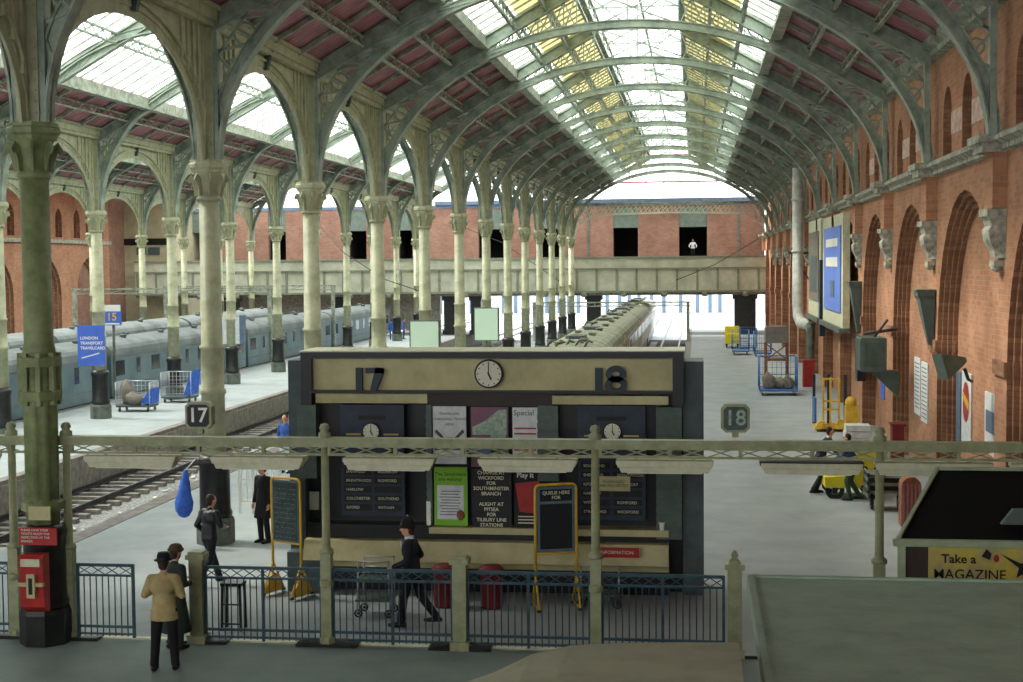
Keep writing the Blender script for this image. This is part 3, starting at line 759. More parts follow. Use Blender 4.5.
# outdoors beyond
m = MB(); m.box(-60, 205, -1, 30, 206, 7)
o = struct('wall_outside', m, 'outwall')
m = MB(); x = -58
random.seed(4)
while x < 28: m.box(x, 204.7, -1, x+.5, 205, 6); x += random.choice([1.4,1.8,2.4])
part('buttress', m, 'bluebar', o)

# ------------------------------------------------------------------ trains
def coach(x, y0, L, lab, side, roofm, grp, zf=-1.0, w=1.4, ochre=False, nose=False):
    t = thing('railway_carriage', lab, 'train', (x, y0+L/2, zf), grp)
    def sec(y, f=1.0, up=0): return [(x-w*f, y, .05), (x-w*f, y, 1.9), (x-w*f*.98, y, 2.1), (x+w*f*.98, y, 2.1), (x+w*f, y, 1.9), (x+w*f, y, .05)]
    m = MB().loft([sec(y0), sec(y0+L)]); part('body', m, side, t)
    R = []
    for y, f, h in ((y0-.02,.80,.40),(y0+.25,.93,.62),(y0+.9,1,.74),(y0+L-.9,1,.74),(y0+L-.25,.93,.62),(y0+L+.02,.80,.40)) if nose else ((y0-.02,1,.74),(y0+L+.02,1,.74)):
        R.append([(x+(w+.03)*f*math.cos(PI-PI*i/12), y, 1.98+h*math.sin(PI*i/12)**.7) for i in range(13)])
    part('roof', MB().loft(R, smooth=False), roofm, t)
    m = MB()
    n = int(L/2.4)
    for i in range(n):
        y = y0+1.2+i*(L-2.4)/(n-1)
        m.lathe([(0,0),(.16,0),(.16,.1),(.2,.12),(.2,.17),(0,.2)], (x+(.45 if i % 2 else -.45), y, 2.66), 8)
    o = part('roof_vents', m, roofm, t)
    m = MB(); m.box(x-w+.15, y0+.4, -.75, x+w-.15, y0+L-.4, .05)
    part('underframe', m, 'black', t)
    for yy in (y0+2.8, y0+L-2.8):
        m = MB(); m.box(x-1.1, yy-1.7, -.75, x+1.1, yy+1.7, -.35)
        for s in (-1, 1):
            for d in (-1.2, 1.2): m.path([(x+s*.8, yy+d+.42*math.cos(2*PI*k/12), -.5+.42*math.sin(2*PI*k/12)-.0) for k in range(12)], .1, .12, up=(1,0,0), closed=True)
        part('bogie', m, 'black', t)
    n = int(L/2.0)
    for i in range(n):
        y = y0+1.0+i*(L-2)/(n-1)
        hw = .22 if i % 3 == 1 else .55
        for s in (-1, 1): part('window', MB().box(x+s*(w-.02), y-hw, 1.0, x+s*(w+.015), y+hw, 1.72), 'winglass', t)
    if ochre:
        m = MB()
        for s in (-1, 1): m.box(x+s*.95-.05, y0+1, 2.5, x+s*.95+.05, y0+L-1, 2.58)
        for s in (-1, 1):
            for d in (2.2, L-2.2): m.box(x+s*(w-.01), y0+d-.35, .1, x+s*(w+.02), y0+d+.35, 2.0)
        part('ochre_strips', m, 'ochre', t)
        for d in (5, L-6):
            m = MB(); m.box(x-.35, y0+d, 2.66, x+.35, y0+d+1.6, 2.86); part('roof_box', m, 'kgrey', t)
        m = MB()
        for a in range(5 if y0 < 60 else 2): m.tube([(x-.9+.4*a, y0+.6, 2.6), (x-.8+.4*a, y0+1.4, 2.85), (x-.7+.4*a, y0+2.4, 2.72)], .05, 6)
        part('roof_cables', m, 'black', t)
    else:
        m = MB()
        for s in (-1, 1): m.box(x+s*(w-.01), y0+.2, .52, x+s*(w+.02), y0+L-.2, .58); m.box(x+s*(w-.01), y0+.2, 1.86, x+s*(w+.02), y0+L-.2, 1.92)
        part('side_lining', m, 'coachroof', t)
    # gangway
    m = MB(); m.box(x-.5, y0-.28, .1, x+.5, y0, 2.2); part('gangway', m, 'black', t)
    return t
for i in range(4): coach(-28.6, 42.6+i*20.4, 19.9, ['blue-grey carriage at the far left of the left platform, nearest the camera','blue-grey carriage at the left platform, second from the camera','blue-grey carriage at the left platform, third from the camera','blue-grey carriage at the left platform, fourth from the camera'][i], 'coach', 'coachroof', 'blue-grey carriages at the left platform')
for i in range(3): coach(-35.6, 52+i*20.4, 19.9, f'grey-roofed carriage on the track behind the blue-grey train, {ORD[i]} from the camera', 'coach', 'coachroof', 'carriages on the farther track')
for i in range(4): coach(-5.35, 58.5+i*20.4, 19.9, f'dusty green-roofed train carriage right of the columns, {ORD[i]} from the camera', 'emuside', 'emuroof', 'carriages of the green-roofed train', ochre=True, nose=True, w=1.45)

# catenary beams over the left tracks
def cat_beam(x0, x1, y, z, lab):
    m = MB(); m.bar((x0,y,z+.15),(x1,y,z+.15),.1); m.bar((x0,y,z-.15),(x1,y,z-.15),.08); n = int((x1-x0)/1.2)
    for i in range(n):
        a = x0+(x1-x0)*i/n; b = x0+(x1-x0)*(i+1)/n; m.bar((a,y,z-.15),(b,y,z+.15),.04); m.bar((b,y,z+.15),(b,y,z-.15),.04)
    for x in (x0+.2, x1-.2): m.box(x-.12, y-.12, 0, x+.12, y+.12, z+.2)
    solo('overhead_line_gantry', m, 'purlin', lab, 'gantry', 'overhead line gantries')
cat_beam(-40.6, -27.0, 88, 4.6, 'pale overhead line gantry behind the second column row, nearer one'); cat_beam(-40.6, -27.0, 104, 4.5, 'pale overhead line gantry behind the second column row, farther one')
cat_beam(-13.0, -.4, 112, 2.9, 'thin pale signal beam in front of the footbridge above the train')
def cable(pts, lab):
    m = MB(); m.tube(pts, .03, 5); solo('cable', m, 'wire', lab, 'cable', 'loose cables in the hall')
cable([(-27, 100, 9), (-24, 95, 7), (-20, 90, 5.2), (-16, 86, 4.2)], 'thin sagging cable crossing the left hall above the trains')
cable([(-19.5, 116, 9.4), (-16, 116, 8), (-13, 116, 6), (-11, 116, 4.6)], 'thin cable slanting down across the footbridge beside the front columns')
cable([(-1.5, 110, 4.8), (1.5, 110, 6), (4.9, 110, 8)], 'thin cable rising across the right end of the footbridge to the brick wall')

# ------------------------------------------------------------------ fence and lamp gantry
YFn = 21.85
PX = [(-11.19,1),(-10.24,1),(-8.05,0),(-5.89,1),(-3.72,0),(-1.56,1),(.59,2),(2.77,1),(5.2,1)]
labs = ['tall olive post just left of the red-boxed foreground column','tall olive post just right of the red-boxed foreground column','short square-capped fence post beside the woman in the dark coat','tall olive post between the first blackboard and the policeman','short capped fence post to the right of the policeman','tall olive post to the right of the second blackboard','short fence post with a stepped finial at the right end of the railings','tall olive post in front of the yellow tug','tall olive post at the far right behind the magazine stall']
for (x, tall), lab in zip(PX, labs):
    t = thing('fence_post', lab, 'post', (x, YFn, 0), 'posts along the ticket barrier')
    m = MB()
    if tall == 1:
        m.lathe([(.0,0),(.13,0),(.13,.12),(.10,.16)], (x,YFn,0), 8, False, rot=PI/8)
        m.box(x-.085, YFn-.085, .14, x+.085, YFn+.085, 1.5); m.lathe([(.12,1.5),(.12,1.56),(.07,1.6),(.06,3.36)], (x,YFn,0), 12)
        m.lathe([(.09,.95),(.12,.98),(.12,1.06),(.09,1.1)], (x,YFn,0), 8)
        part('shaft', m, 'post', t)
        m = MB(); m.lathe([(.07,3.32),(.1,3.34),(.1,3.44),(.06,3.47),(.085,3.52),(.06,3.58),(0,3.6)], (x,YFn,0), 12); part('finial', m, 'post', t)
    else:
        m.box(x-.15, YFn-.15, 0, x+.15, YFn+.15, .14); m.box(x-.11, YFn-.11, .14, x+.11, YFn+.11, 1.38); part('shaft', m, 'post', t)
        m = MB(); m.box(x-.15, YFn-.15, 1.38, x+.15, YFn+.15, 1.46)
        if tall == 2: m.lathe([(.13,1.46),(.11,1.5),(.05,1.54),(.08,1.6),(.03,1.66),(0,1.67)], (x,YFn,0), 4, False, rot=PI/4)
        else: m.box(x-.12, YFn-.12, 1.46, x+.12, YFn+.12, 1.5)
        part('cap', m, 'post', t)
    m = MB(); m.box(x-.5, YFn-.14, 0, x+.5, YFn+.14, .05); part('foot_plate', m, 'black', t)
def fence(x0, x1, lab, n, mid=True):
    y = YFn; t = thing('iron_railing', lab, 'railing', ((x0+x1)/2, y, .06), 'railing panels of the ticket barrier')
    for z, h in ((1.24,.05),(1.07,.035),(.22,.04),(.1,.03)): part('rail', MB().box(x0, y-.02, z-h/2, x1, y+.02, z+h/2), 'teal', t)
    m = MB()
    for i in range(n+1):
        x = x0+(x1-x0)*i/n; m.tube([(x,y,.06),(x,y,1.07)], .011, 6)
    part('bars', m, 'teal', t)
    m = MB(); nn = max(4, round((x1-x0)/.22))
    for i in range(nn):
        a = x0+(x1-x0)*i/nn; b = x0+(x1-x0)*(i+1)/nn
        m.bar((a,y,1.08),(b,y,1.22),.014); m.bar((a,y,1.22),(b,y,1.08),.014)
    part('cross_lattice', m, 'teal', t)
    for x in ([x0, x1]+([(x0+x1)/2] if mid else [])): part('stile', MB().box(x-.022, y-.022, .04, x+.022, y+.022, 1.26), 'teal', t)
fence(-13.6,-11.3,'railing panel at the extreme left of the barrier', 20)
fence(-10.1,-9.15,'single railing leaf standing alone right of the foreground column, before the gap', 9, False)
fence(-7.92,-5.99,'railing panel in front of the small black stool and first blackboard', 18)
fence(-5.79,-3.85,'railing panel in front of the policeman', 18)
fence(-3.6,-1.66,'railing panel in front of the second blackboard', 18)
fence(-1.46,.42,'rightmost railing panel, in front of the red notice of the departure screen', 18)
t = thing('lamp_gantry', 'long olive lattice beam crossing the picture above the railings, carried by the tall posts', 'gantry', (-3, YFn, 3.1))
m = MB(); m.box(-13.8, YFn-.07, 3.22, 6.9, YFn+.07, 3.34); m.box(-13.8, YFn-.10, 3.33, 6.9, YFn+.10, 3.37); part('top_beam', m, 'post', t)
part('bottom_chord', MB().box(-13.8, YFn-.035, 3.08, 6.9, YFn+.035, 3.115), 'post', t)
m = MB(); x = -13.6
while x < 6.6:
    m.bar((x,YFn,3.1),(x+.43,YFn,3.24),.02); m.bar((x,YFn,3.24),(x+.43,YFn,3.1),.02); x += .43
part('cross_bracing', m, 'post', t)
x = -13.4
while x < 6.8: part('strut', MB().box(x-.03, YFn-.03, 3.1, x+.03, YFn+.03, 3.26), 'post', t); x += 1.083
for i, (a, b) in enumerate([(-12.9,-11.45),(-9.87,-8.34),(-7.73,-6.22),(-5.55,-4.1),(-3.38,-1.85),(-1.22,.26),(.98,2.51),(2.7,4.4),(4.7,6.2)]):
    lab = ['lamp trough hung at the extreme left of the gantry','lamp trough hanging above the gap in the railings','lamp trough hanging above the first blackboard','lamp trough hanging in front of the left departure board','lamp trough hanging in front of the change-at notice','lamp trough hanging in front of the right departure board','dark-topped lamp trough hanging in front of the yellow tug','lamp trough hanging left above the magazine stall roof','lamp trough at the extreme right above the magazine stall'][i]
    t = thing('lamp_trough', 'ivory '+lab if i != 6 else lab, 'lamp', ((a+b)/2, YFn, 2.85), 'lamp troughs under the gantry')
    m = MB(); m.loft([[(a+.07*(1-f),YFn-w,z),(b-.07*(1-f),YFn-w,z),(b-.07*(1-f),YFn+w,z),(a+.07*(1-f),YFn+w,z)] for z, w, f in ((2.87,.12,0),(2.95,.13,.5),(2.96,.16,.8),(3.04,.17,1))])
    part('housing', m, 'lamp', t)
    m = MB(); m.box(a-.01, YFn-.16, 3.0, b+.01, YFn+.16, 3.06); part('top_cover', m, 'black' if i == 6 else 'lamp', t)
    m = MB(); m.box(a+.16, YFn-.07, 2.85, b-.16, YFn+.07, 2.87); part('tube_cover', m, 'clockface', t)
    for x in (a+.3, b-.3): part('hanger', MB().box(x-.02, YFn-.02, 3.05, x+.02, YFn+.02, 3.1), 'post', t)
def num_sign(x, txt, lab):
    y = YFn; t = thing('platform_number_sign', lab, 'sign', (x, y, 3.42)); z = 3.72
    def octo(r, c): return [(x-r,z-r+c),(x-r+c,z-r),(x+r-c,z-r),(x+r,z-r+c),(x+r,z+r-c),(x+r-c,z+r),(x-r+c,z+r),(x-r,z+r-c)]
    part('frame', MB().prism(octo(.22,.07), 'y', y-.09, y+.09), 'post', t)
    part('face', MB().prism(octo(.18,.05), 'y', y-.105, y-.09), 'kblack' if txt == '17' else 'dark', t)
    part('number', xf(text_mb(txt, .33, .006, bold=.004), face_cam(x, y-.115, z)), 'white' if txt == '17' else 'mint', t)
    part('stem', MB().box(x-.05, y-.04, 3.42, x+.05, y+.04, 3.52), 'post', t)
num_sign(-7.95, '17', 'octagonal black sign numbered 17 standing on the gantry'); num_sign(.6, '18', 'octagonal green sign numbered 18 standing on the gantry')

# things on the foreground column
y = YK(0)-.40; x = XA+.2
t = thing('red_wall_box', 'tall bright red post box with a cream band and slot on the foreground column', 'box', (x-.12, y, .75))
m = MB(); m.loft([[(x-.32,y-.02,z),(x+.08,y-.02,z),(x+.08,y-.02-d,z),(x-.32,y-.02-d,z)] for z, d in ((.62,.06),(.72,.2),(1.5,.24),(1.56,.2))]); part('body', m, 'red', t)
part('cream_band', MB().box(x-.325, y-.28, 1.06, x+.085, y-.2, 1.12), 'ivory', t)
part('slot_plate', MB().box(x-.18, y-.3, .88, x-.04, y-.24, 1.26), 'ivory', t)
part('slot', MB().box(x-.14, y-.31, .94, x-.08, y-.3, 1.2), 'ink', t); part('top_plate', MB().box(x-.28, y-.28, 1.38, x+.04, y-.24, 1.5), 'lamp', t)
t = thing('red_notice', 'red sign with four lines of white lettering on the foreground column', 'sign', (x-.15, y, 1.72))
part('plate', MB().box(x-.42, y-.03, 1.68, x+.22, y, 1.96), 'red', t)
for i in range(4): part('lettering', xf(text_mb('PLEASE HAVE YOUR' if i == 0 else 'TICKETS READY FOR' if i == 1 else 'INSPECTION AT THE' if i == 2 else 'BARRIER', .052, .002, 'LEFT'), face_cam(x-.38, y-.035, 1.92-.06*i)), 'white', t)
solo('cream_notice', MB().box(x-.25, y-.02, 2.08, x+.12, y+.02, 2.30).box(x-.2, y-.025, 2.13, x+.07, y-.02, 2.25), 'ivory', 'small cream notice on the foreground column above the red one', 'notice')

# ------------------------------------------------------------------ departure screen between platforms 17 and 18
YKf = 25.8; yk = YKf
t = thing('departure_screen', 'huge free-standing departure screen numbered 17 and 18 with ivory header and dark boards', 'departure board', (-3.75, yk+.5, 0))
def kb(n, x0, x1, z0, z1, mt, d0=0, d1=.3, lab=None, mb=None):
    return part(n, MB().box(x0, yk-d0, z0, x1, yk+d1, z1), mt, t, lab)
kb('side_pillar', -7.66, -7.36, 0, 4.33, 'kgrey', -.05, 1.1); kb('side_pillar', -.24, .14, 0, 4.31, 'kgrey', -.05, 1.1)
kb('back_wall', -7.36, -.24, 0, 4.35, 'kblack', -.3, 1.0)
m = MB(); m.box(-7.36, yk-.14, 4.38, -.22, yk+1.0, 4.5); m.box(-7.36, yk-.14, 3.5, -7.16, yk+.3, 4.38); m.box(-.42, yk-.14, 3.5, -.22, yk+.3, 4.38); m.box(-7.36, yk-.16, 3.73, -.22, yk+.2, 3.78)
part('header_frame', m, 'kblack', t); part('roof_sheet', MB().box(-7.38, yk-.16, 4.5, -.2, yk+1.05, 4.52), 'lamp', t)
kb('header_panel', -7.16, -.42, 3.78, 4.38, 'ivory', -.02, .3)
kb('lower_header_strip', -7.12, -4.98, 3.53, 3.71, 'ivory', 0, .3); kb('lower_header_strip', -2.63, -.5, 3.52, 3.68, 'ivory', 0, .3)
kb('header_backing', -4.98, -2.63, 3.48, 3.73, 'brownp', -.01, .3)
def numeral(x, kind):
    m = MB(); z0, z1 = 3.78, 4.2; w = .1; ya, yb = yk-.12, yk-.01
    def bx(a, b, c, d): m.box(a, ya, b, c, yb, d)
    if kind == '17':
        bx(x-.25, z0, x-.13, z1); m.prism([(x+.02,z0),(x+.14,z0),(x+.27,z1-.1),(x+.27,z1),(x+.13,z1)], 'y', ya, yb); bx(x-.06, z1-.1, x+.27, z1)
        part('numeral', m, 'numeral', t)
    else:
        bx(x-.28, z0, x-.15, z1); part('numeral', m, 'numeral', t); m = MB()
        for zc, r in ((3.885,.115),(4.09,.10)): m.path([(x+.1+(r+.03)*math.cos(2*PI*k/16), (ya+yb)/2, zc+r*math.sin(2*PI*k/16)) for k in range(16)], .11, .085, up=(0,1,0), closed=True)
        part('numeral', m, 'numeral', t)
numeral(-6.06, '17'); numeral(-1.55, '18')
# boards
for xa, xb, za in ((-6.64,-5.42,1.4),(-2.16,-.92,1.38)):
    kb('board_cabinet', xa, xb, za, 3.5, 'navy', .02, .3)
    kb('title_strip', xa+.35, xb-.35, 3.22, 3.3, 'ink', .03)
    m = MB()
    for zz in range(6): m.box(xa+.06, yk-.03, za+.1+zz*.17, (xa+xb)/2-.03, yk, za+.22+zz*.17); m.box((xa+xb)/2+.03, yk-.03, za+.1+zz*.17, xb-.06, yk, za+.22+zz*.17)
    o = part('train_slats', m, 'ink', t)
    m = MB(); random.seed(int(xa*10)+90)
    words_ = ['SOUTHEND', 'BRENTWOOD', 'SHENFIELD', 'ROMFORD', 'ILFORD', 'HARLOW', 'WICKFORD', 'WITHAM', 'COLCHESTER', 'BILLERICAY', 'RAYLEIGH', 'STRATFORD']
    random.shuffle(words_)
    for q in range(12):
        if q in (5,): continue
        m.merge(xf(text_mb(words_[q], .075, .002, 'LEFT'), face_cam(xa+.1+(q % 2)*((xb-xa)/2), yk-.04, za+.16+(q//2)*.17)))
    part('lettering', m, 'lettering', t)
    for s in (-1, 1): xm = (xa+xb)/2; kb('side_strip', xm+s*.36-.14, xm+s*.36+.14, 2.93, 2.96, 'ochre', .03)
for a, b, z0, z1 in ((-7.46,-7.1,2.1,3.5),(-4.99,-4.89,1.3,3.5),(-2.9,-2.52,2.1,3.5),(-.72,-.26,1.05,3.48)):
    m = MB(); m.box(a, yk-.06, z0, b, yk+.3, z1)
    n = int((z1-z0)/.16)
    for i in range(n): m.box(a-.005, yk-.085, z0+.02+i*.16, b+.005, yk-.06, z0+.12+i*.16)
    part('louvred_side_panel', m, 'fin', t)
kb('cream_notice', -1.8, -1.2, 1.93, 2.2, 'ivory', .06, .0)
part('lettering', xf(text_mb('PASSENGERS\nARE REQUESTED', .07, .002), face_cam(-1.5, yk-.065, 2.065)), 'ink', t)
kb('paper_slip', -7.34, -7.16, 1.45, 1.8, 'lamp', -.25, .3); kb('white_strip', -5.0, -4.92, 1.25, 1.7, 'white', .09, 0)
kb('ledge', -4.95, -.5, 1.1, 1.22, 'ivory', .12, .3); kb('ledge', -7.3, -4.95, 1.1, 1.25, 'kblack', .1, .3)
m = MB(); m.loft([[(-7.3,yk-d,z),(-.5,yk-d,z),(-.5,yk+.3,z),(-7.3,yk+.3,z)] for z, d in ((.62,.42),(.98,.28))]); part('counter_band', m, 'ivory', t)
kb('counter_shadow_gap', -7.3, -.5, .98, 1.1, 'kblack', .05, .3)  # black strip between the ledge and the counter band
kb('plinth_panel', -7.3, -.5, .42, .62, 'ivory', -.02, .3, 'dim ivory panel below the counter band'); kb('base_plinth', -7.3, -.5, 0, .42, 'kblack', .02, .3)
m = MB(); m.box(-7.62, yk-.35, 0, -6.95, yk, .75); part('corner_box', m, 'kgrey', t)
t0 = t
def clock(x, z, r, lab, y, hh, mh):
    t = thing('station_clock', lab, 'clock', (x, y, z-r))
    def disc(r1, ya, yb, n=28): return MB().prism([(x+r1*math.cos(2*PI*k/n), z+r1*math.sin(2*PI*k/n)) for k in range(n)], 'y', ya, yb)
    part('rim', disc(r, y-.06, y), 'ink', t); part('face', disc(r*.88, y-.07, y-.055), 'clockface', t)
    m = MB()
    for k in range(12):
        a = 2*PI*k/12; m.bar((x+r*.7*math.sin(a), y-.073, z+r*.7*math.cos(a)), (x+r*.82*math.sin(a), y-.073, z+r*.82*math.cos(a)), r*.06, .006, up=(0,1,0))
    part('hour_marks', m, 'ink', t)
    for nme, a, l, w in (('hour_hand', hh, .45, .08), ('minute_hand', mh, .7, .05)):
        part(nme, MB().bar((x-.12*r*math.sin(a), y-.08, z-.12*r*math.cos(a)), (x+l*r*math.sin(a), y-.08, z+l*r*math.cos(a)), r*w*1.4, .008, up=(0,1,0)), 'ink', t)
clock(-3.8, 4.09, .27, 'large round clock with black rim at the centre of the ivory header', yk-.02, math.radians(155), math.radians(0))
clock(-6.04, 3.0, .17, 'small white clock on the left dark train board', yk-.02, math.radians(150), math.radians(2))
clock(-1.52, 3.03, .17, 'small white clock on the right dark train board', yk-.02, math.radians(150), math.radians(2))
def poster(name, x0, x1, z0, z1, mt, lab):
    t = thing(name, lab, 'poster', ((x0+x1)/2, yk-.0, z0), 'posters on the departure screen'); part('sheet', MB().box(x0, yk-.03, z0, x1, yk+.0, z1), mt, t); return t
py = yk-.034
kb2 = lambda t, n, x0, x1, z0, z1, mt: part(n, MB().box(x0, py-.003, z0, x1, py, z1), mt, t)
t = poster('white_poster', -4.87, -4.24, 2.4, 3.48, 'poster', 'white poster with a funnel-shaped drawing at the upper left of the screen centre')
m = MB()
for i, s in enumerate(('TRAVELLERS', 'CHANGING TRAINS', 'HERE')): m.merge(xf(text_mb(s, .07, .001), face_cam(-4.555, py, 3.34-.1*i)))
part('lettering', m, 'ink', t)
m = MB(); m.prism([(-4.84,3.0),(-4.8,3.05),(-4.62,2.86),(-4.62,2.8)], 'y', py-.003, py); m.prism([(-4.27,3.0),(-4.31,3.05),(-4.49,2.86),(-4.49,2.8)], 'y', py-.003, py); m.box(-4.62, py-.003, 2.86, -4.49, py, 2.9); m.box(-4.84, py-.003, 2.66, -4.27, py, 2.7); part('drawing', m, 'kgrey', t)
t = poster('green_poster', -4.86, -4.23, 1.24, 2.34, 'green', 'lime green poster with a white text panel at the lower left of the screen centre')
part('lettering', xf(text_mb('The Samaritans\nare waiting!', .095, .001), face_cam(-4.55, py, 2.16)), 'ink', t)
kb2(t, 'white_panel', -4.80, -4.30, 1.36, 2.0, 'poster')
m = MB()
for i in range(9): m.box(-4.76+.02*(i % 3), py-.006, 1.44+.055*i, -4.36-.03*(i % 2), py-.003, 1.455+.055*i)
part('print_lines', m, 'kgrey', t); m = MB(); m.ell((-4.36, py-.01, 1.44), (.08,.012,.1), 10, 6); part('portrait', m, 'brownwood', t)
t = poster('mauve_poster', -4.15, -3.45, 2.35, 3.47, 'mauve', 'mauve picture poster with a pale floral patch at the top centre of the screen')
part('floral_patch', MB().prism([(-4.12,2.95),(-3.48,2.95),(-3.48,3.42),(-3.62,3.42),(-3.9,3.2),(-4.12,3.1)], 'y', py-.003, py), 'mint', t); kb2(t, 'blue_green_panel', -3.78, -3.5, 2.45, 2.95, 'mint'); kb2(t, 'pale_strip', -4.12, -3.48, 2.6, 2.9, 'bluebar')
t = poster('special_offer_poster', -3.37, -2.9, 2.4, 3.46, 'poster', 'white poster headed with dark lettering and thin red stripes, right of the mauve one')
part('lettering', xf(text_mb('Special', .14, .001, 'LEFT'), face_cam(-3.35, py, 3.36)), 'ink', t)
m = MB()
for i in range(7): m.box(-3.34, py-.003, 2.46+.1*i, -2.93, py, 2.49+.1*i)
part('red_stripes', m, 'redp', t)
t = poster('black_text_poster', -4.15, -3.4, 1.2, 2.3, 'kblack', 'black poster filled with pale capitals beginning CHANGE AT WICKFORD')
m = MB()
for i, s in enumerate(('CHANGE AT', 'WICKFORD', 'FOR', 'SOUTHMINSTER', 'BRANCH', '', 'ALIGHT AT', 'PITSEA', 'FOR', 'TILBURY LINE', 'STATIONS')): 
    if s: m.merge(xf(text_mb(s, .092, .001, bold=.002), face_cam(-3.78, py, 2.24-.098*i)))
part('lettering', m, 'lettering', t)
t = poster('red_book_poster', -3.35, -2.85, 1.2, 2.3, 'ink', 'black poster with white heading and a big red square, partly behind the second blackboard')
part('lettering', xf(text_mb('Play it', .13, .001, 'LEFT', bold=.003), face_cam(-3.3, py, 2.2)), 'white', t)
part('red_square', MB().prism([(-3.33,2.05),(-2.88,2.1),(-2.88,1.48),(-3.25,1.52)], 'y', py-.004, py), 'red', t); m = MB()
for i in range(3): m.box(-3.28, py-.003, 1.3+.06*i, -2.95, py, 1.32+.06*i)
part('print_lines', m, 'lettering', t)
t = thing('red_notice', 'red horizontal notice on the counter of the departure screen below the cream notice', 'sign', (-1.42, yk-.42, .78))
part('plate', MB().box(-1.85, yk-.45, .78, -1.02, yk-.42, .96), 'red', t); part('lettering', xf(text_mb('INFORMATION', .09, .002), face_cam(-1.43, yk-.455, .87)), 'lettering', t)
solo('paper_cup', MB().lathe([(0,0),(.045,0),(.06,.15),(.05,.15),(.04,.02)], (-.62, yk+.0-.06, 1.22), 12), 'white', 'small white cup on the right end of the screen ledge', 'cup')
for i, x in enumerate((-4.47, -3.62)):
    m = MB(); y = 24.6; m.lathe([(0,0),(.18,0),(.2,.04),(.2,.62),(.22,.64),(.22,.7),(.16,.76),(.0,.78)], (x,y,0), 16)
    solo('red_bin', m, 'dred', ['dark red litter bin behind the railings, left of the short capped post','dark red litter bin behind the railings, right of the short capped post'][i], 'bin', 'red litter bins')

# ------------------------------------------------------------------ blackboards on yellow stands
def board_stand(x, y, rz, w, z0, z1, lab, txt, filled, lean=0):
    t = thing('notice_board_stand', lab, 'notice board', (x, y, 0), 'blackboards on yellow stands'); t.rotation_euler[2] = rz; org = ORG[t.name]; ORG[t.name] = (0,0,0)
    h = w/2; r = .08
    m = MB(); P = [(-h,0,.3)]+[(-h,0,z1-r)]+[(-h+r-r*math.cos(a),0,z1-r+r*math.sin(a)) for a in (PI/6,PI/3,PI/2)]+[(h-r+r*math.sin(a),0,z1-r+r*math.cos(a)) for a in (0,PI/6,PI/3,PI/2)]+[(h,0,.3)]
    m.tube(P, .026, 8); m.tube([(-h,0,z0),(h,0,z0)], .02, 8); part('tube_frame', m, 'yellow', t)
    part('board_surround', MB().box(-h+.03, -.02, z0+.02, h-.03, .02, z1-.04), 'bframe', t)
    if txt:
        part('slate', MB().box(-h+.08, -.03, z0+.08, h-.08, -.02, z1-.34), 'slate', t); part('header_panel', MB().box(-h+.08, -.03, z1-.29, h-.08, -.02, z1-.08), 'slate', t)
        part('lettering', xf(text_mb(txt, .085, .001, bold=.001), face_cam(0, -.034, z1-.185)), 'lettering', t)
    else:
        part('slate', MB().box(-h+.06, -.03, z0+.05, h-.06, -.02, z1-.07), 'chalk', t); m = MB(); random.seed(3)
        for i in range(11):
            xx = -h+.1
            while xx < h-.14:
                l = random.uniform(.03,.09); m.box(xx, -.033, z1-.2-i*.09, xx+l, -.03, z1-.188-i*.09); xx += l+random.uniform(.02,.05)
        part('chalk_writing', m, 'bframe', t)
    for s in (-1, 1):
        m = MB(); 
        for d in (-1, 1): m.tube([(s*h,0,.62),(s*h+s*.0,d*.30,.06)], .02, 6)
        m.tube([(s*h,-.3,.06),(s*h,.3,.06)], .02, 6); m.tube([(s*h,-.16,.32),(s*h,.16,.32)], .015, 6)
        if filled: m.prism([(-.28,.08),(.28,.08),(.05,.38),(-.05,.38)], 'x', s*h-.02, s*h+.02)
        part('foot', m, 'yellow', t)
        for d in (-1, 1): part('caster', MB().lathe([(0,-.02),(.045,-.02),(.045,.02),(0,.02)], (s*h,d*.28,.045), 10), 'black', t)
    ORG[t.name] = org
board_stand(-2.46, 24.6, math.radians(18), .74, 1.0, 2.22, 'black slate board headed QUEUE HERE FOR on a yellow tubular stand', 'QUEUE HERE\nFOR', False)
board_stand(-7.52, 25.1, math.radians(-24), .68, 1.0, 2.2, 'chalk-covered blackboard turned sideways on a yellow tubular stand', None, True)
# black stool frame by the fence
t = thing('stool_frame', 'small black upright frame stool behind the railings near the walking man', 'stool', (-7.62, 22.7, 0)); x, y = -7.74, 22.7
for dx in (-.15, .15):
    for dy in (-.12, .12): part('leg', MB().bar((x+dx*1.1,y+dy*1.1,0),(x+dx,y+dy,.76),.04), 'black', t)
part('top', MB().box(x-.18, y-.15, .76, x+.18, y+.15, .81), 'black', t)
for z in (.12,.45): part('stretcher', MB().bar((x-.18,y-.13,z),(x+.18,y-.13,z),.025), 'black', t)
# blue sack, trolley with mail near column 2
t = thing('blue_sack', 'bright blue sack hanging beside the black base of the second front column', 'sack', (-11.02, 29.3, .65))
m = MB(); rings = []
for z, r, sx in ((1.72,.02,1),(1.66,.05,1),(1.56,.07,1),(1.4,.11,1),(1.2,.15,1),(1.0,.19,1.05),(.82,.17,1),(.7,.10,1),(.66,.03,1)):
    rings.append([(-11.02+r*math.cos(2*PI*k/14)*(1+.16*math.sin(5*2*PI*k/14+z*3))*sx+(1.66-z)*-.05, 29.3+r*.8*math.sin(2*PI*k/14), z) for k in range(14)])
part('body', m.loft(rings, smooth=True), 'sack', t); part('cord', MB().tube([(-11.02,29.3,1.7),(-10.9,29.6,1.9)], .015, 6), 'wcloth', t)

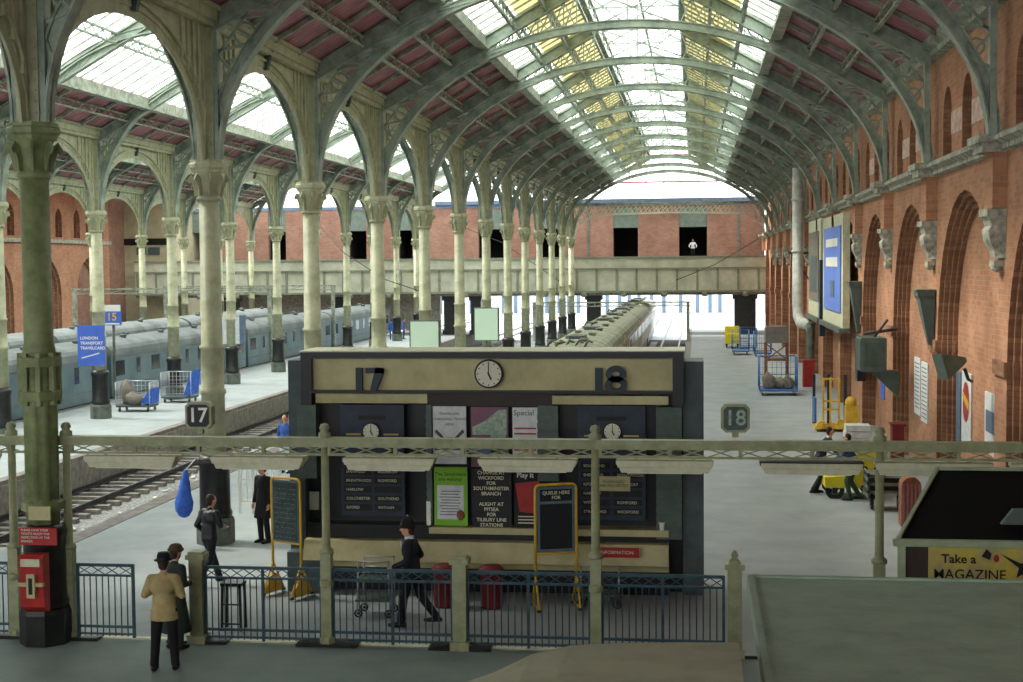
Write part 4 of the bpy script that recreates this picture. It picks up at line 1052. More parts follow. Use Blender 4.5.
def wheel(m, x, y, z, r, axis='x', w=.05):
    n = 14
    if axis == 'x': m.path([(x, y+r*.85*math.cos(2*PI*k/n), z+r*.85*math.sin(2*PI*k/n)) for k in range(n)], w, r*.3, up=(1,0,0), closed=True); m.box(x-w*.6, y-r*.3, z-r*.3, x+w*.6, y+r*.3, z+r*.3)
    else: m.path([(x+r*.85*math.cos(2*PI*k/n), y, z+r*.85*math.sin(2*PI*k/n)) for k in range(n)], w, r*.3, up=(0,1,0), closed=True); m.box(x-r*.3, y-w*.6, z-r*.3, x+r*.3, y+w*.6, z+r*.3)
def cage(x, y, w, d, h, mt, lab, grp, rz=0, deck='tblue'):
    t = thing('cage_trolley', lab, 'trolley', (x, y, 0), grp); t.rotation_euler[2] = rz; org = ORG[t.name]; ORG[t.name] = (0,0,0)
    part('deck', MB().box(-w/2, -d/2, .2, w/2, d/2, .28), deck, t)
    for a in (-1, 1):
        for b in (-1, 1): wm = MB(); wheel(wm, a*(w/2-.12), b*(d/2-.12), .1, .1); part('wheel', wm, 'black', t)
    for a in (-1, 1):
        m = MB()
        for z in (.32, h*.5, h): m.tube([(a*w/2,-d/2,z),(a*w/2,d/2,z)], .022, 6)
        n = 7
        for i in range(n+1): yy = -d/2+d*i/n; m.tube([(a*w/2,yy,.28),(a*w/2,yy,h)], .022 if i in (0,n) else .010, 5)
        part('side_frame', m, mt, t)
    m = MB()
    for z in (.32, h*.5, h): m.tube([(-w/2,d/2,z),(w/2,d/2,z)], .02, 6)
    for i in range(9): xx = -w/2+w*i/8; m.tube([(xx,d/2,.28),(xx,d/2,h)], .010, 5)
    for k in range(5): zz = .45+k*(h-.5)/5; m.tube([(-w/2,d/2,zz),(w/2,d/2,zz)], .008, 4)
    part('mesh_end', m, mt, t)
    ORG[t.name] = org; return t
# right platform traffic
cage(3.75, 66.0, 1.7, 1.5, 1.75, 'tblue', 'blue cage trolley on the right platform with a brown chest beyond it', 'cage trolleys on the right platform')
def sackm(x, y, z, w, h, sd):
    random.seed(sd); ph = random.uniform(0, 6); m = MB(); rings = []
    for i in range(9):
        u = i/8; r = w*(.25+.95*math.sin(PI*min(1, u*.85+.12))**.6)*(1 if u < .8 else .55)
        rings.append([(x+r*(1+.14*math.sin(3*a+ph+u*2)+.07*math.sin(7*a))*math.cos(a)+.06*math.sin(5*u), y+r*.9*(1+.1*math.sin(4*a+ph))*math.sin(a), z+h*u+.03*math.sin(2*a+ph)*u) for a in [2*PI*k/18 for k in range(18)]])
    return m.loft(rings, smooth=True)
for i, (sx, sy, sz, sw, sh_) in enumerate(((3.35,66.0,.29,.26,.75),(3.85,66.1,.29,.3,.5),(4.2,65.9,.29,.22,.62))):
    solo('mail_bag', sackm(sx, sy, sz, sw, sh_, i), 'bag', ['upright grey mail bag at the left in the blue cage trolley','squat grey mail bag in the middle of the blue cage trolley','grey mail bag at the right in the blue cage trolley'][i], 'bag', 'mail bags in the cage trolley')
t = thing('crate_stack', 'brown trestle frame carrying a dark boxy chest, standing behind the blue cage trolley', 'crate', (3.8, 68.0, 0))
m = MB()
for a in (-.5, .5):
    for b in (-.4, .4): m.box(3.8+a-.05, 68+b-.05, 0, 3.8+a+.05, 68+b+.05, 2.3)
m.bar((3.3,67.6,1.5),(4.3,67.6,2.25),.06); m.bar((4.3,67.6,1.5),(3.3,67.6,2.25),.06); m.box(3.25, 67.5, 1.45, 4.35, 68.5, 1.55); part('trestle', m, 'brownwood', t)
part('chest', MB().loft([[(3.3-f,67.5,z),(4.3+f,67.5,z),(4.3+f,68.5,z),(3.3-f,68.5,z)] for z, f in ((2.3,0),(2.35,.04),(3.0,.04),(3.08,-.04))]), 'bag', t)
for i, (x, y) in enumerate(((2.95, 95), (4.3, 93), (3.6, 99))): cage(x, y, 1.1, 1.6, 1.6, 'tblue', ['blue cage trolley parked far down the right platform, left one of three','blue cage trolley parked far down the right platform, nearest the wall','blue cage trolley parked far down the right platform, behind the other two'][i], 'cage trolleys far down the right platform')
t = thing('yellow_truck', 'small yellow truck at the far dark end of the right platform', 'truck', (2.6, 103, 0))
part('body', MB().box(2.1, 102, .3, 3.1, 104, 1.0).box(2.1, 103.3, 1.0, 3.1, 104, 1.5), 'cyel', t)
for a in (2.2, 3.0):
    for b in (102.3, 103.7): wm = MB(); wheel(wm, a, b, .22, .22, w=.12); part('wheel', wm, 'black', t)
# yellow pallet trolley with blue panels
t = thing('hand_pallet_truck', 'yellow upright pallet trolley with blue-grey uprights near the right-hand wall', 'trolley', (4.9, 52, 0)); x, y = 4.9, 52
m = MB(); m.box(x-.65, y-.5, .1, x+.6, y+.5, .22); m.prism([(x-.7,.1),(x-.4,.1),(x-.3,.4),(x-.5,.4)], 'y', y-.6, y-.4); m.prism([(x+.1,.1),(x+.5,.1),(x+.35,.45),(x+.15,.45)], 'y', y-.6, y-.4); part('base', m, 'yellow', t)
for a in (-.35, -.1, .2): part('upright', MB().box(x+a-.035, y-.45, .2, x+a+.035, y-.38, 1.95), 'yellow', t)
for z in (.8, 1.1, 1.9): part('crossbar', MB().box(x-.38, y-.44, z-.03, x+.24, y-.39, z+.03), 'yellow', t)
for a in (-.62, -.1, .5): part('blue_upright', MB().box(x+a-.05, y+.3, .2, x+a+.05, y+.4, 2.0), 'navy', t)
part('blue_panel', MB().box(x-.66, y-.3, .3, x-.58, y+.4, 1.2), 'tblue', t)
for a in (-.55, .5):
    for b in (-.4,.4): wm = MB(); wheel(wm, x+a, y+b, .08, .08); part('wheel', wm, 'black', t)
m = MB(); m.box(5.35, 51.6, 0, 5.8, 52.2, .9); m.ell((5.55,51.9,1.0),(.22,.25,.25),8,6); solo('yellow_parcel', m, 'yellow', 'yellow wrapped parcel beside the pallet trolley at the wall', 'parcel')
for i in range(4): solo('white_carton', MB().box(4.5+.03*(i % 2), 43.6, .35+i*.2, 5.25, 44.2, .53+i*.2), 'stack', ['lowest','second','third','topmost'][i]+' of the flat white cartons stacked behind the men at the tug', 'carton', 'flat white cartons')
solo('carton_pallet', MB().box(4.4, 43.5, 0, 5.35, 44.3, .1).box(4.4, 43.5, .25, 5.35, 44.3, .35).box(4.45,43.6,.1,4.6,44.2,.25).box(5.15,43.6,.1,5.3,44.2,.25), 'brownwood', 'low timber pallet under the flat white cartons', 'pallet')
# yellow electric tug
t = thing('electric_tug', 'bright yellow electric luggage tug with black chevrons beside the two leaning men', 'tug', (4.2, 37.4, 0)); x, y = 4.2, 37.4
m = MB(); m.prism([(x-.9,.28),(x+.55,.28),(x+.55,.95),(x+.1,1.0),(x-.05,.62),(x-.9,.55)], 'y', y-.55, y+.55); part('chassis', m, 'cyel', t)
part('rear_box', MB().loft([[(x-.1,y-.5,z),(x+.55-f,y-.5,z),(x+.55-f,y+.5,z),(x-.1,y+.5,z)] for z, f in ((.9,0),(1.25,.02),(1.3,.06))]), 'cyel', t)
m = MB()
for s in (0, 1): m.prism([(x-.0,.3),(x+.14,.3),(x+.5,.85),(x+.36,.85)], 'y', y-.56, y-.55); m.prism([(x+.5,.3),(x+.36,.3),(x+.0,.85),(x+.14,.85)], 'y', y-.565, y-.55)
part('chevron', m, 'ink', t)
for a in (-.65, .3):
    for b in (-.5, .5): wm = MB(); wheel(wm, x+a, y+b, .22, .22, 'y', .12); part('wheel', wm, 'black', t)
part('seat', MB().box(x-.62, y-.4, .55, x-.1, y+.4, .66), 'black', t)
# barrows behind the magazine stall
t = thing('luggage_barrow', 'grey-green platform barrow behind the right-hand lamp gantry post', 'barrow', (4.6, 35.4, 0))
m = MB()
for z in (.45, .65, .85): m.box(4.15, 35.0, z, 5.1, 35.9, z+.06)
m.box(4.15, 35.0, .3, 4.2, 35.9, .95); m.box(5.05, 35.0, .3, 5.1, 35.9, .95); part('slatted_body', m, 'plinth', t)
for a in (4.3, 4.95): wm = MB(); wheel(wm, a, 35.4, .2, .2); part('wheel', wm, 'black', t)
for i, x in enumerate((4.9, 5.55)):
    t = thing('arched_crate', ['reddish slatted crate with arched top, left one behind the magazine stall','reddish slatted crate with arched top, right one behind the magazine stall'][i], 'crate', (x, 33, 0), 'arched slatted crates')
    O = arch_out(0, .22, 0, .95, .2, 8); m = MB()
    m.prism([(x+a, z) for a, z in O], 'y', 33, 33.5); part('body', m, 'brownwood', t)
    m = MB()
    for k in range(5): m.box(x-.2+k*.09, 32.97, .02, x-.16+k*.09, 33, 1.0)
    part('slats', m, 'board', t)
# left platform traffic
cage(-23.7, 57.5, 1.5, 1.0, 1.25, 'silver', 'wire luggage trolley with a blue canvas chute beside the blue poster column', 'wire trolleys on the left platform', deck='kgrey')
m = MB(); m.prism([(-23.4,.35),(-22.9,.35),(-22.85,1.0),(-23.0,.95)], 'y', 57.1, 57.9); solo('blue_canvas_chute', m, 'sack', 'blue canvas folded on the nearer wire trolley', 'canvas', 'blue canvases')
solo('grey_bundle', sackm(-23.75,57.3,.29,.3,.55,4), 'bag', 'low grey bundle lying inside the nearer wire trolley', 'bundle', 'bundles on the wire trolley'); m = sackm(-24.1,57.5,.29,.26,1.05,9); solo('grey_bundle', m, 'bag', 'tall grey bundle standing at the left end of the nearer wire trolley', 'bundle', 'bundles on the wire trolley')
cage(-23.3, 61.5, 1.4, 1.0, 1.35, 'silver', 'wire luggage trolley behind the first one on the left platform', 'wire trolleys on the left platform', deck='kgrey')
m = MB(); m.prism([(-23.0,.35),(-22.6,.35),(-22.45,1.5),(-22.6,1.4)], 'y', 61.1, 61.9); solo('blue_canvas_chute', m, 'sack', 'tall blue canvas standing on the farther wire trolley', 'canvas', 'blue canvases')
t = thing('push_cart', 'little two-wheeled cart with a blue bin on the left platform', 'cart', (-24.0, 66.3, 0)); x, y = -24.0, 66.3
part('bin', MB().loft([[(x-.28*f,y-.25,z),(x+.28*f,y-.25,z),(x+.28*f,y+.25,z),(x-.28*f,y+.25,z)] for z, f in ((.4,.85),(.9,1))]), 'pblue', t)
for a in (-.3, .3): part('leg', MB().bar((x+a,y,.05),(x+a,y,1.0),.05), 'white', t); wm = MB(); wheel(wm, x+a, y-.1, .1, .1); part('wheel', wm, 'black', t)
part('handle', MB().bar((x-.32,y,1.0),(x+.32,y,1.0),.04), 'white', t)
# posters and signs on left
t = thing('blue_poster', 'bright blue poster with white lettering fixed to a column of the second row', 'poster', (-24.15, 54.1, 2.2))
m = MB().box(-24.72, 54.0, 2.2, -23.58, 54.06, 3.82); part('board', m, 'blue', t); m = MB()
for i, s in enumerate(('LONDON', 'TRANSPORT', 'TRAVELCARD')): m.merge(xf(text_mb(s, .17, .002, 'LEFT', bold=.003), face_cam(-24.6, 53.99, 3.3-.2*i)))
part('lettering', m, 'white', t); part('arrow', MB().bar((-24.55,53.99,2.5),(-23.8,53.99,2.7),.05,.01,up=(0,1,0)), 'white', t)
t = thing('platform_number_sign', 'white and blue sign with yellow number 15 beyond the blue poster', 'sign', (-27.05, 62.8, 3.4))
part('board', MB().box(-27.45, 62.8, 3.45, -26.6, 62.9, 4.4), 'blue', t); part('white_top', MB().box(-27.45, 62.78, 4.1, -26.6, 62.8, 4.4), 'white', t); part('white_foot', MB().box(-27.4, 62.78, 3.48, -26.65, 62.8, 3.55), 'white', t); part('number', xf(text_mb('15', .5, .004, bold=.01), face_cam(-27.02, 62.77, 3.83)), 'yellow', t)
part('pole', MB().box(-27.07, 62.9, 0, -26.97, 63.0, 3.6), 'plinth', t)
t = thing('white_notice_board', 'plain white gridded notice board hanging by a second-row column', 'notice board', (-24.1, 71, 2.1))
m = MB(); m.box(-24.65, 71, 2.1, -23.6, 71.08, 3.5); part('panel', m, 'poster', t); part('edge', MB().box(-23.6, 70.98, 2.1, -23.35, 71.3, 3.6), 'bluebar', t); part('hanger', MB().box(-24.2, 71, 3.5, -24.1, 71.06, 4.2), 'plinth', t)
for i, (x0, x1, z0, z1, y) in enumerate(((-11.05,-9.95,2.78,3.92,54.05),(-11.11,-9.94,2.30,3.9,70.6))):
    t = thing('light_box', ['pale green illuminated box sign among the front columns, left and lower one','pale green illuminated box sign among the front columns, right and higher one'][i], 'sign', ((x0+x1)/2, y, z0), 'illuminated box signs')
    part('case', MB().box(x0-.05, y, z0-.05, x1+.05, y+.28, z1+.05), 'plinth', t); part('diffuser', MB().box(x0, y-.02, z0, x1, y, z1), 'diff', t)
    part('pole', MB().box((x0+x1)/2-.05, y+.1, 0, (x0+x1)/2+.05, y+.16, z0-.05), 'plinth', t)

# ------------------------------------------------------------------ right wall fittings
def on_wall(name, y0, y1, z0, z1, mt, lab, cat, d=.06, grp=None):
    t = thing(name, lab, cat, (XW-.02, (y0+y1)/2, z0), grp); part('board', MB().box(XW-d-.0, y0, z0, XW-.0, y1, z1), mt, t); return t
t = on_wall('billboard', 58.5, 67.5, 3.3, 8.1, 'lamp', 'large billboard with cream frame and blue poster with white bands on the brick wall', 'billboard', .28)
part('picture', MB().box(XW-.34, 59.1, 4.0, XW-.28, 66.4, 7.6), 'pblue', t)
m = MB()
for a, b in ((5.9,6.3),(6.75,7.1)): m.box(XW-.36, 60.0, a, XW-.34, 65.2, b)
part('white_bands', m, 'white', t); m = MB(); m.box(XW-.36, 61.5, 4.6, XW-.34, 63.2, 5.3); part('pale_picture', m, 'bluebar', t); part('sill_frame', MB().box(XW-.45, 58.3, 3.2, XW-.0, 67.7, 3.4), 'plinth', t)
t = on_wall('billboard', 68.8, 76.0, 3.3, 8.2, 'lamp', 'large billboard with pale frame and brown landscape picture on the brick wall', 'billboard', .28)
part('picture', MB().box(XW-.34, 69.6, 4.2, XW-.28, 75.2, 7.6), 'bag', t); part('dark_figures', MB().box(XW-.36, 70.4, 4.6, XW-.34, 74.2, 6.4), 'kgrey', t); part('sill_frame', MB().box(XW-.45, 68.6, 3.2, XW-.0, 76.2, 3.4), 'plinth', t)
solo('post_strip', MB().box(XW-.4, 67.7, 2.6, XW-.15, 68.5, 6.2), 'navy', 'narrow dark blue panel between the two large billboards', 'panel')
P = [(5.5,78,11.2),(5.5,78,3.9),(5.5,77.6,3.2),(5.6,76.8,2.85),(5.9,76,2.8),(5.95,75.2,2.7),(5.95,74.8,2.2),(5.95,74.8,0)]
t = thing('drain_duct', 'thick pale grey vertical pipe with an elbow against the right-hand wall', 'pipe', (5.5, 78, 0))
part('duct', MB().tube(P[:6], .3, 14), 'pipe', t); part('lower_pipe', MB().tube([(5.95,75.0,2.9),(5.95,75.0,0)], .2, 12), 'plinth', t)
part('bracket', MB().bar((5.0,78,6.6),(XW,78,6.6),.12).bar((5.2,78,6.5),(XW,78,5.0),.08), 'wire', t)
for z in (6.6, 9.4): part('collar', MB().lathe([(.3,0),(.35,.02),(.35,.14),(.3,.16)], (5.5,78,z), 14), 'pipe', t)
solo('red_cabinet', MB().box(5.2, 70, 0, 5.75, 70.6, 1.25).box(5.15,69.95,1.25,5.8,70.65,1.32), 'red', 'tall bright red cabinet at the wall foot beside the grey pipe', 'cabinet')
t = thing('wall_heater', 'dark green cabinet on a bracket jutting from the right-hand wall above the platform', 'heater', (5.5, 44.6, 2.9))
part('case', MB().loft([[(5.0+f,44.2,z),(5.8-f,44.2,z),(5.8-f,45.4,z),(5.0+f,45.4,z)] for z, f in ((2.72,.03),(2.76,0),(3.72,0),(3.76,.03))]), 'fin', t)
part('grille', MB().box(5.13, 44.17, 2.86, 5.74, 44.2, 3.62), 'heater', t); part('bracket', MB().prism([(5.35,2.72),(XW,2.72),(XW,1.9)], 'y', 44.5, 45.1), 'heater', t)
part('top_pipe', MB().tube([(5.2,44.9,3.86),(XW,44.9,4.0)], .05, 8).tube([(5.5,44.8,3.76),(5.9,44.8,4.3)], .04, 6), 'wire', t)
def speaker(y, z, lab):
    t = thing('horn_speaker', lab, 'loudspeaker', (XW-.5, y, z), 'horn loudspeakers on the wall')
    m = MB(); m.lathe([(.42,0),(.40,.05),(.12,.55),(.06,.62)], (0,0,0), 4, False, rot=PI/4)
    mm2 = Matrix.Translation((XW-.75, y-.35, z)) @ Matrix.Rotation(math.radians(75), 4, 'Y') @ Matrix.Rotation(math.radians(-12), 4, 'X')
    part('horn', xf(m, mm2), 'fin', t); part('arm', MB().tube([(XW-.2,y-.3,z-.05),(XW-.1,y-.2,z-.3),(XW,y-.1,z-.35)], .04, 6), 'wire', t)
speaker(33.0, 3.72, 'grey horn loudspeaker on the right-hand wall above the red and yellow poster')
t = thing('lamp_bracket', 'tall tapering grey-green lantern case on the second brick pier of the right wall', 'lamp', (XW-.3, 38.1, 3.9))
part('case', MB().loft([[(XW-.05-w,38.1-h,z),(XW-.02,38.1-h,z),(XW-.02,38.1+h,z),(XW-.05-w,38.1+h,z)] for z, w, h in ((3.9,.1,.12),(5.1,.36,.3),(5.2,.42,.34),(5.3,.42,.34))]), 'fin', t); part('cap', MB().box(XW-.5, 37.72, 5.3, XW, 38.48, 5.36), 'plinth', t)
t = thing('lamp_bracket', 'tall tapering grey-green lantern case on the fourth brick pier beside the blue billboard', 'lamp', (XW-.3, 54.6, 3.6))
part('case', MB().loft([[(XW-.05-w,54.6-h,z),(XW-.02,54.6-h,z),(XW-.02,54.6+h,z),(XW-.05-w,54.6+h,z)] for z, w, h in ((3.4,.1,.12),(5.1,.36,.3),(5.2,.42,.34),(5.3,.42,.34))]), 'fin', t); part('cap', MB().box(XW-.5, 54.2, 5.3, XW, 55.0, 5.36), 'plinth', t)
XI = XW+.44
def wposter(x, y0, y1, z0, z1, mt, lab, extra=None):
    t = thing('wall_poster', lab, 'poster', (x-.02, (y0+y1)/2, z0), 'posters along the right-hand wall'); part('sheet', MB().box(x-.04, y0, z0, x-.005, y1, z1), mt, t)
    if extra: extra(t, x-.045, (y0+y1)/2, y0, y1, z0, z1)
    return t
def lines(t, x, yc, y0, y1, z0, z1):
    m = MB(); z = z1-.15; i = 0
    while z > z0+.12: m.box(x-.002, y0+.1+.04*(i % 2), z-.03, x+.002, y1-.1-.07*(i % 3), z); z -= .12; i += 1
    part('print_lines', m, 'kgrey', t)
def badge(t, x, yc, y0, y1, z0, z1):
    zc = (z0+z1)/2+.15
    part('red_oval', MB().prism([(yc+.42*math.cos(2*PI*k/20), zc+.5*math.sin(2*PI*k/20)) for k in range(20)], 'x', x-.004, x), 'red', t)
    part('yellow_band', MB().prism([(yc-.4,zc-.2),(yc+.4,zc+.05),(yc+.4,zc+.25),(yc-.4,zc)], 'x', x-.008, x-.004), 'yellow', t)
def pic(t, x, yc, y0, y1, z0, z1): part('picture', MB().box(x-.003, y0+.15, z0+.5, x, y1-.15, z1-.4), 'bluebar', t)
wposter(XI, 36.5, 37.1, 1.45, 3.3, 'bluebar', 'narrow blue-grey poster beside the moulding, left of the red oval poster')
wposter(XI, 51.0, 52.0, 1.2, 3.0, 'blue', 'narrow blue sign edge-on beside the dark green wall heater')
wposter(XI, 42.95, 44.1, 1.5, 3.2, 'poster', 'white text poster inside the third arch, left of its pair', lines)
wposter(XI, 41.6, 42.75, 1.4, 3.15, 'poster', 'white text poster inside the third arch, right of its pair', lines)
wposter(XI, 35.15, 36.35, 1.6, 3.35, 'poster', 'tall white poster with a red oval and yellow band inside the second arch', badge)
wposter(XI, 32.2, 33.5, 1.7, 3.1, 'poster', 'pale poster with a dark blue picture at the near end of the second arch', pic)
wposter(XI, 54.9, 56.2, 1.5, 3.6, 'poster', 'pale narrow poster in the arch right of the blue billboard', lines)
solo('wall_box', MB().box(XW-.3, 53.0, 1.7, XW, 53.8, 3.1).box(XW-.36, 52.9, 3.1, XW, 53.9, 3.2), 'kblack', 'black upright case on the wall pier above the pallet trolley', 'case')
solo('red_bin', MB().box(5.62, 41.5, .0, 5.95, 42.0, 1.35).box(5.58, 41.46, 1.35, 5.99, 42.04, 1.42), 'dred', 'tall dark red bin against the wall right of the two men at the tug', 'bin')
for x, y, z, lab in ((XW-.0, 47.6, 3.2, 'pale circular notice on the wall left of the heater'),):
    pass

# ------------------------------------------------------------------ people
def remesh(mb, vox, sm=4):
    me = bpy.data.meshes.new('t'); me.from_pydata(mb.v, [], mb.f); ob = bpy.data.objects.new('t', me); COL.objects.link(ob)
    r = ob.modifiers.new('r', 'REMESH'); r.mode = 'VOXEL'; r.voxel_size = vox
    if sm: s = ob.modifiers.new('s', 'SMOOTH'); s.factor = .5; s.iterations = sm
    dg = bpy.context.evaluated_depsgraph_get(); m2 = bpy.data.meshes.new_from_object(ob.evaluated_get(dg))
    o = MB(); o.v = [tuple(v.co) for v in m2.vertices]; o.f = [tuple(p.vertices) for p in m2.polygons]; o.sm = [True]*len(o.f); o.mi = [0]*len(o.f)
    bpy.data.objects.remove(ob); bpy.data.meshes.remove(me); bpy.data.meshes.remove(m2); return o
def V(*a): return Vector(a)
def person(lab, loc, rz, H, lean=0, head_turn=0, legs=None, arms=None, top='coat', top_mat='blcloth', hem=.80, bot_mat='nvcloth', hat=None, hat_mat='bhat', hair='hair', shoes='shoe', pz=.95, skirt=False, collar=None, build=1.0, feet=True):
    t = thing('person', lab, 'person', loc, 'people on the platforms'); t.rotation_euler[2] = rz; k = H/1.75; t.scale = (k*build, k*build, k)
    org = ORG[t.name]; ORG[t.name] = (0,0,0)
    dz = pz-.95
    ch = V(0, lean*.75, 1.28+dz); nk = V(0, lean, 1.46+dz); hd = V(0, lean+.03, 1.625+dz)
    R = Matrix.Rotation(head_turn, 3, 'Z')
    sh = [V(s*.17, lean*.95, 1.40+dz) for s in (-1, 1)]; hp = [V(s*.09, 0, .92+dz) for s in (-1, 1)]
    legs = legs or [(V(-.10,.02,.49), V(-.11,-.02,.09)), (V(.10,.02,.49), V(.11,-.02,.09))]
    arms = arms or [(V(-.24,-.02,1.12), V(-.24,.06,.87)), (V(.24,-.02,1.12), V(.24,.06,.87))]
    b = MB(); b.ell((0,0,.97+dz), (.145,.10,.12)); b.ell((0,lean*.3,1.12+dz), (.125,.09,.15)); b.ell(ch, (.155,.105,.17)); b.cap(sh[0], sh[1], .058, .058); b.cap(nk-V(0,0,.06), hd-V(0,0,.05), .056, .05)
    def hv(x, y, z): return hd+R @ V(x, y, z)
    b.ell(hd+V(0,0,.02), (.076,.094,.105)); b.ell(hv(0,.03,-.05), (.056,.06,.065)); b.cap(hv(0,.088,.02), hv(0,.112,-.018), .010, .016, 8)
    for s in (-1, 1): b.ell(hv(s*.078,-.005,.0), (.012,.022,.032), 8, 6)
    b.cap(hv(-.022,.084,-.05), hv(.022,.084,-.05), .010, .010, 8); b.cap(hv(-.04,.082,.04), hv(.04,.082,.04), .012, .012, 8)
    for (kn, an), h in zip(legs, hp):
        b.cap(h, kn, .080, .052); b.cap(kn, an, .052, .036)
        d = (an-kn); f = V(0, 1, 0); b.cap(an+V(0,-.04,-.045), an+V(0,.13,-.055), .036, .03)
    hands = []
    for i, (el, wr) in enumerate(arms):
        s = -1 if i == 0 else 1
        b.cap(sh[i], el, .046, .038); b.cap(el, wr, .037, .026)
        d = (wr-el).normalized(); side = d.cross(V(0,0,1)); side = side.normalized() if side.length > .2 else V(0,1,0)
        if abs(d.z) > .8: side = V(0,1,0)
        nrm = d.cross(side).normalized(); pc = wr+d*.05
        b.cap(wr, pc+d*.02, .026, .030)
        for j, L in enumerate((.062,.074,.07,.056)):
            o = side*(.033-.022*j); p0 = pc+d*.03+o; p1 = p0+d*L*.5; p2 = p1+d*L*.35-nrm*.02*s
            b.cap(p0, p1, .0105, .0100, 8); b.cap(p1, p2, .0100, .0085, 8)
        b.cap(wr+d*.02+side*.025, wr+d*.055+side*.062, .012, .010, 8)
    part('body', remesh(b, .0105, 3), 'skin', t)
    for s in (-1, 1): part('eye', MB().ell(hv(s*.030,.090,.018), (.010,.006,.007), 8, 6), 'ink', t)
    # hair
    if hair:
        m = MB(); m.ell(hd+V(0,0,.04)+R @ V(0,-.022,0), (.086,.092,.10)); m.ell(hd+R @ V(0,-.05,-.03), (.07,.05,.07)); part('hair', remesh(m, .014, 2), hair, t)
    # trousers
    if not skirt:
        m = MB(); m.ell((0,0,.97+dz), (.16,.115,.12))
        for (kn, an), h in zip(legs, hp): m.cap(h, kn, .098, .072); m.cap(kn, an+V(0,0,-.0), .072, .062)
        part('trousers', remesh(m, .016, 2), bot_mat, t)
    for (kn, an) in legs:
        m = MB(); m.cap(an+V(0,-.05,-.045), an+V(0,.06,-.04), .045, .044); m.cap(an+V(0,.04,-.048), an+V(0,.17,-.058), .045, .034)
        part('shoe', remesh(m, .014, 2), shoes, t)
    m = MB(); m.ell(ch, (.185,.135,.19)); m.ell((0,lean*.3,1.10+dz), (.165,.125,.18)); m.cap(sh[0], sh[1], .072, .072); m.cap(nk-V(0,0,.08), nk+V(0,0,.0), .085, .066)
    if hem < 1.0:
        m.loft([[(w*math.cos(2*PI*q/16), lean*.2+d*math.sin(2*PI*q/16), z) for q in range(16)] for z, w, d in ((hem+dz,.185+(.95-hem)*.12,.14+(.95-hem)*.16),(.98+dz,.175,.13),(1.15+dz,.16,.12))])
    for i, (el, wr) in enumerate(arms): m.cap(sh[i], el, .072, .058); m.cap(el, el+(wr-el)*.9, .057, .046)
    part(top, remesh(m, .017, 3), top_mat, t)
    if collar:
        m = MB(); m.lathe([(.062,0),(.072,.01),(.07,.05),(.06,.055)], nk-V(0,-.005,.0), 14); m.prism([(-.03,1.30+dz),(.03,1.30+dz),(.05,1.44+dz),(-.05,1.44+dz)], 'y', ch.y+.125, ch.y+.14); part('shirt_collar', m, collar, t)
    top_z = hd+V(0,0,.045)
    if hat == 'trilby':
        m = MB(); m.lathe([(0,.0),(.13,.0),(.135,.01),(.095,.02),(.09,.08),(.075,.12),(.03,.115),(0,.11)], top_z, 18); part('hat', m, hat_mat, t)
        m = MB(); m.lathe([(.093,.02),(.098,.024),(.096,.045),(.092,.048)], top_z, 18); part('hat_band', m, 'ink', t)
    elif hat == 'cap':
        m = MB(); m.lathe([(.092,.0),(.096,.03),(.12,.055),(.125,.07),(.10,.085),(0,.09)], top_z, 18); part('cap', m, hat_mat, t)
        m = MB(); m.prism([(-.07,.07),(.07,.07),(.045,.15),(-.045,.15)], 'z', .0, .012); part('cap_peak', xf(m, Matrix.Translation(top_z) @ R.to_4x4()), hat_mat, t)
        part('cap_badge', MB().ell(top_z+R @ V(0,.1,.035), (.014,.008,.016), 8, 6), 'silver', t)
    elif hat == 'helmet':
        m = MB(); m.lathe([(0,-.01),(.12,-.015),(.125,-.005),(.10,.01),(.098,.06),(.085,.12),(.05,.16),(.02,.175),(0,.176)], top_z, 18); part('helmet', m, hat_mat, t)
        part('helmet_badge', MB().ell(top_z+R @ V(0,.097,.05), (.022,.01,.03), 8, 6), 'silver', t); part('helmet_button', MB().ell(top_z+V(0,0,.18), (.018,.018,.014), 8, 6), 'silver', t)
    elif hat == 'soft':
        m = MB(); m.ell(top_z+V(0,0,.02), (.145,.135,.05)); m.ell(top_z+V(.01,-.01,.07), (.105,.11,.06)); part('hat', remesh(m, .014, 3), hat_mat, t)
    ORG[t.name] = org; return t
W1 = lambda y, z=.09, x=.10: V(x, y, z)
# man in tan coat, back to the camera, hands joined in front
person('man in tan jacket and dark hat seen from behind at the gap in the railings', (-8.0, 20.25, 0), math.radians(8), 1.76,
       arms=[(V(-.27,.0,1.15), V(-.10,.22,1.22)), (V(.26,.0,1.14), V(.06,.24,1.20))], legs=[(V(-.13,.02,.49), V(-.15,-.02,.09)), (V(.12,.03,.49), V(.14,.02,.09))],
       top_mat='tan', hem=.78, bot_mat='blcloth', hat='trilby', hat_mat='blcloth', build=1.06)
person('person in a long dark green coat and soft brown hat by the short square-capped post', (-8.27, 21.42, 0), math.radians(-30), 1.66,
       arms=[(V(-.23,.0,1.13), V(-.10,.22,1.15)), (V(.23,.0,1.13), V(.12,.22,1.10))], top_mat='dgcloth', hem=.30, bot_mat='dgcloth', hat='soft', build=1.05)
person('man in a black leather jacket and navy trousers striding away from the railings', (-9.3, 25.9, 0), math.radians(-32), 1.74, lean=.04,
       legs=[(V(-.09,.16,.50), V(-.09,.30,.09)), (V(.10,-.06,.50), V(.12,-.36,.16))], arms=[(V(-.27,-.06,1.14), V(-.22,.12,.95)), (V(.25,.08,1.16), V(.12,.28,1.10))],
       top='jacket', top_mat='leather', hem=.90, bot_mat='nvcloth', hat=None, build=1.05)
person('person in a long black coat standing partly behind the chalked blackboard', (-9.5, 30.0, 0), math.radians(150), 1.78, top_mat='blcloth', hem=.55, bot_mat='blcloth', hat='cap', hat_mat='blcloth')
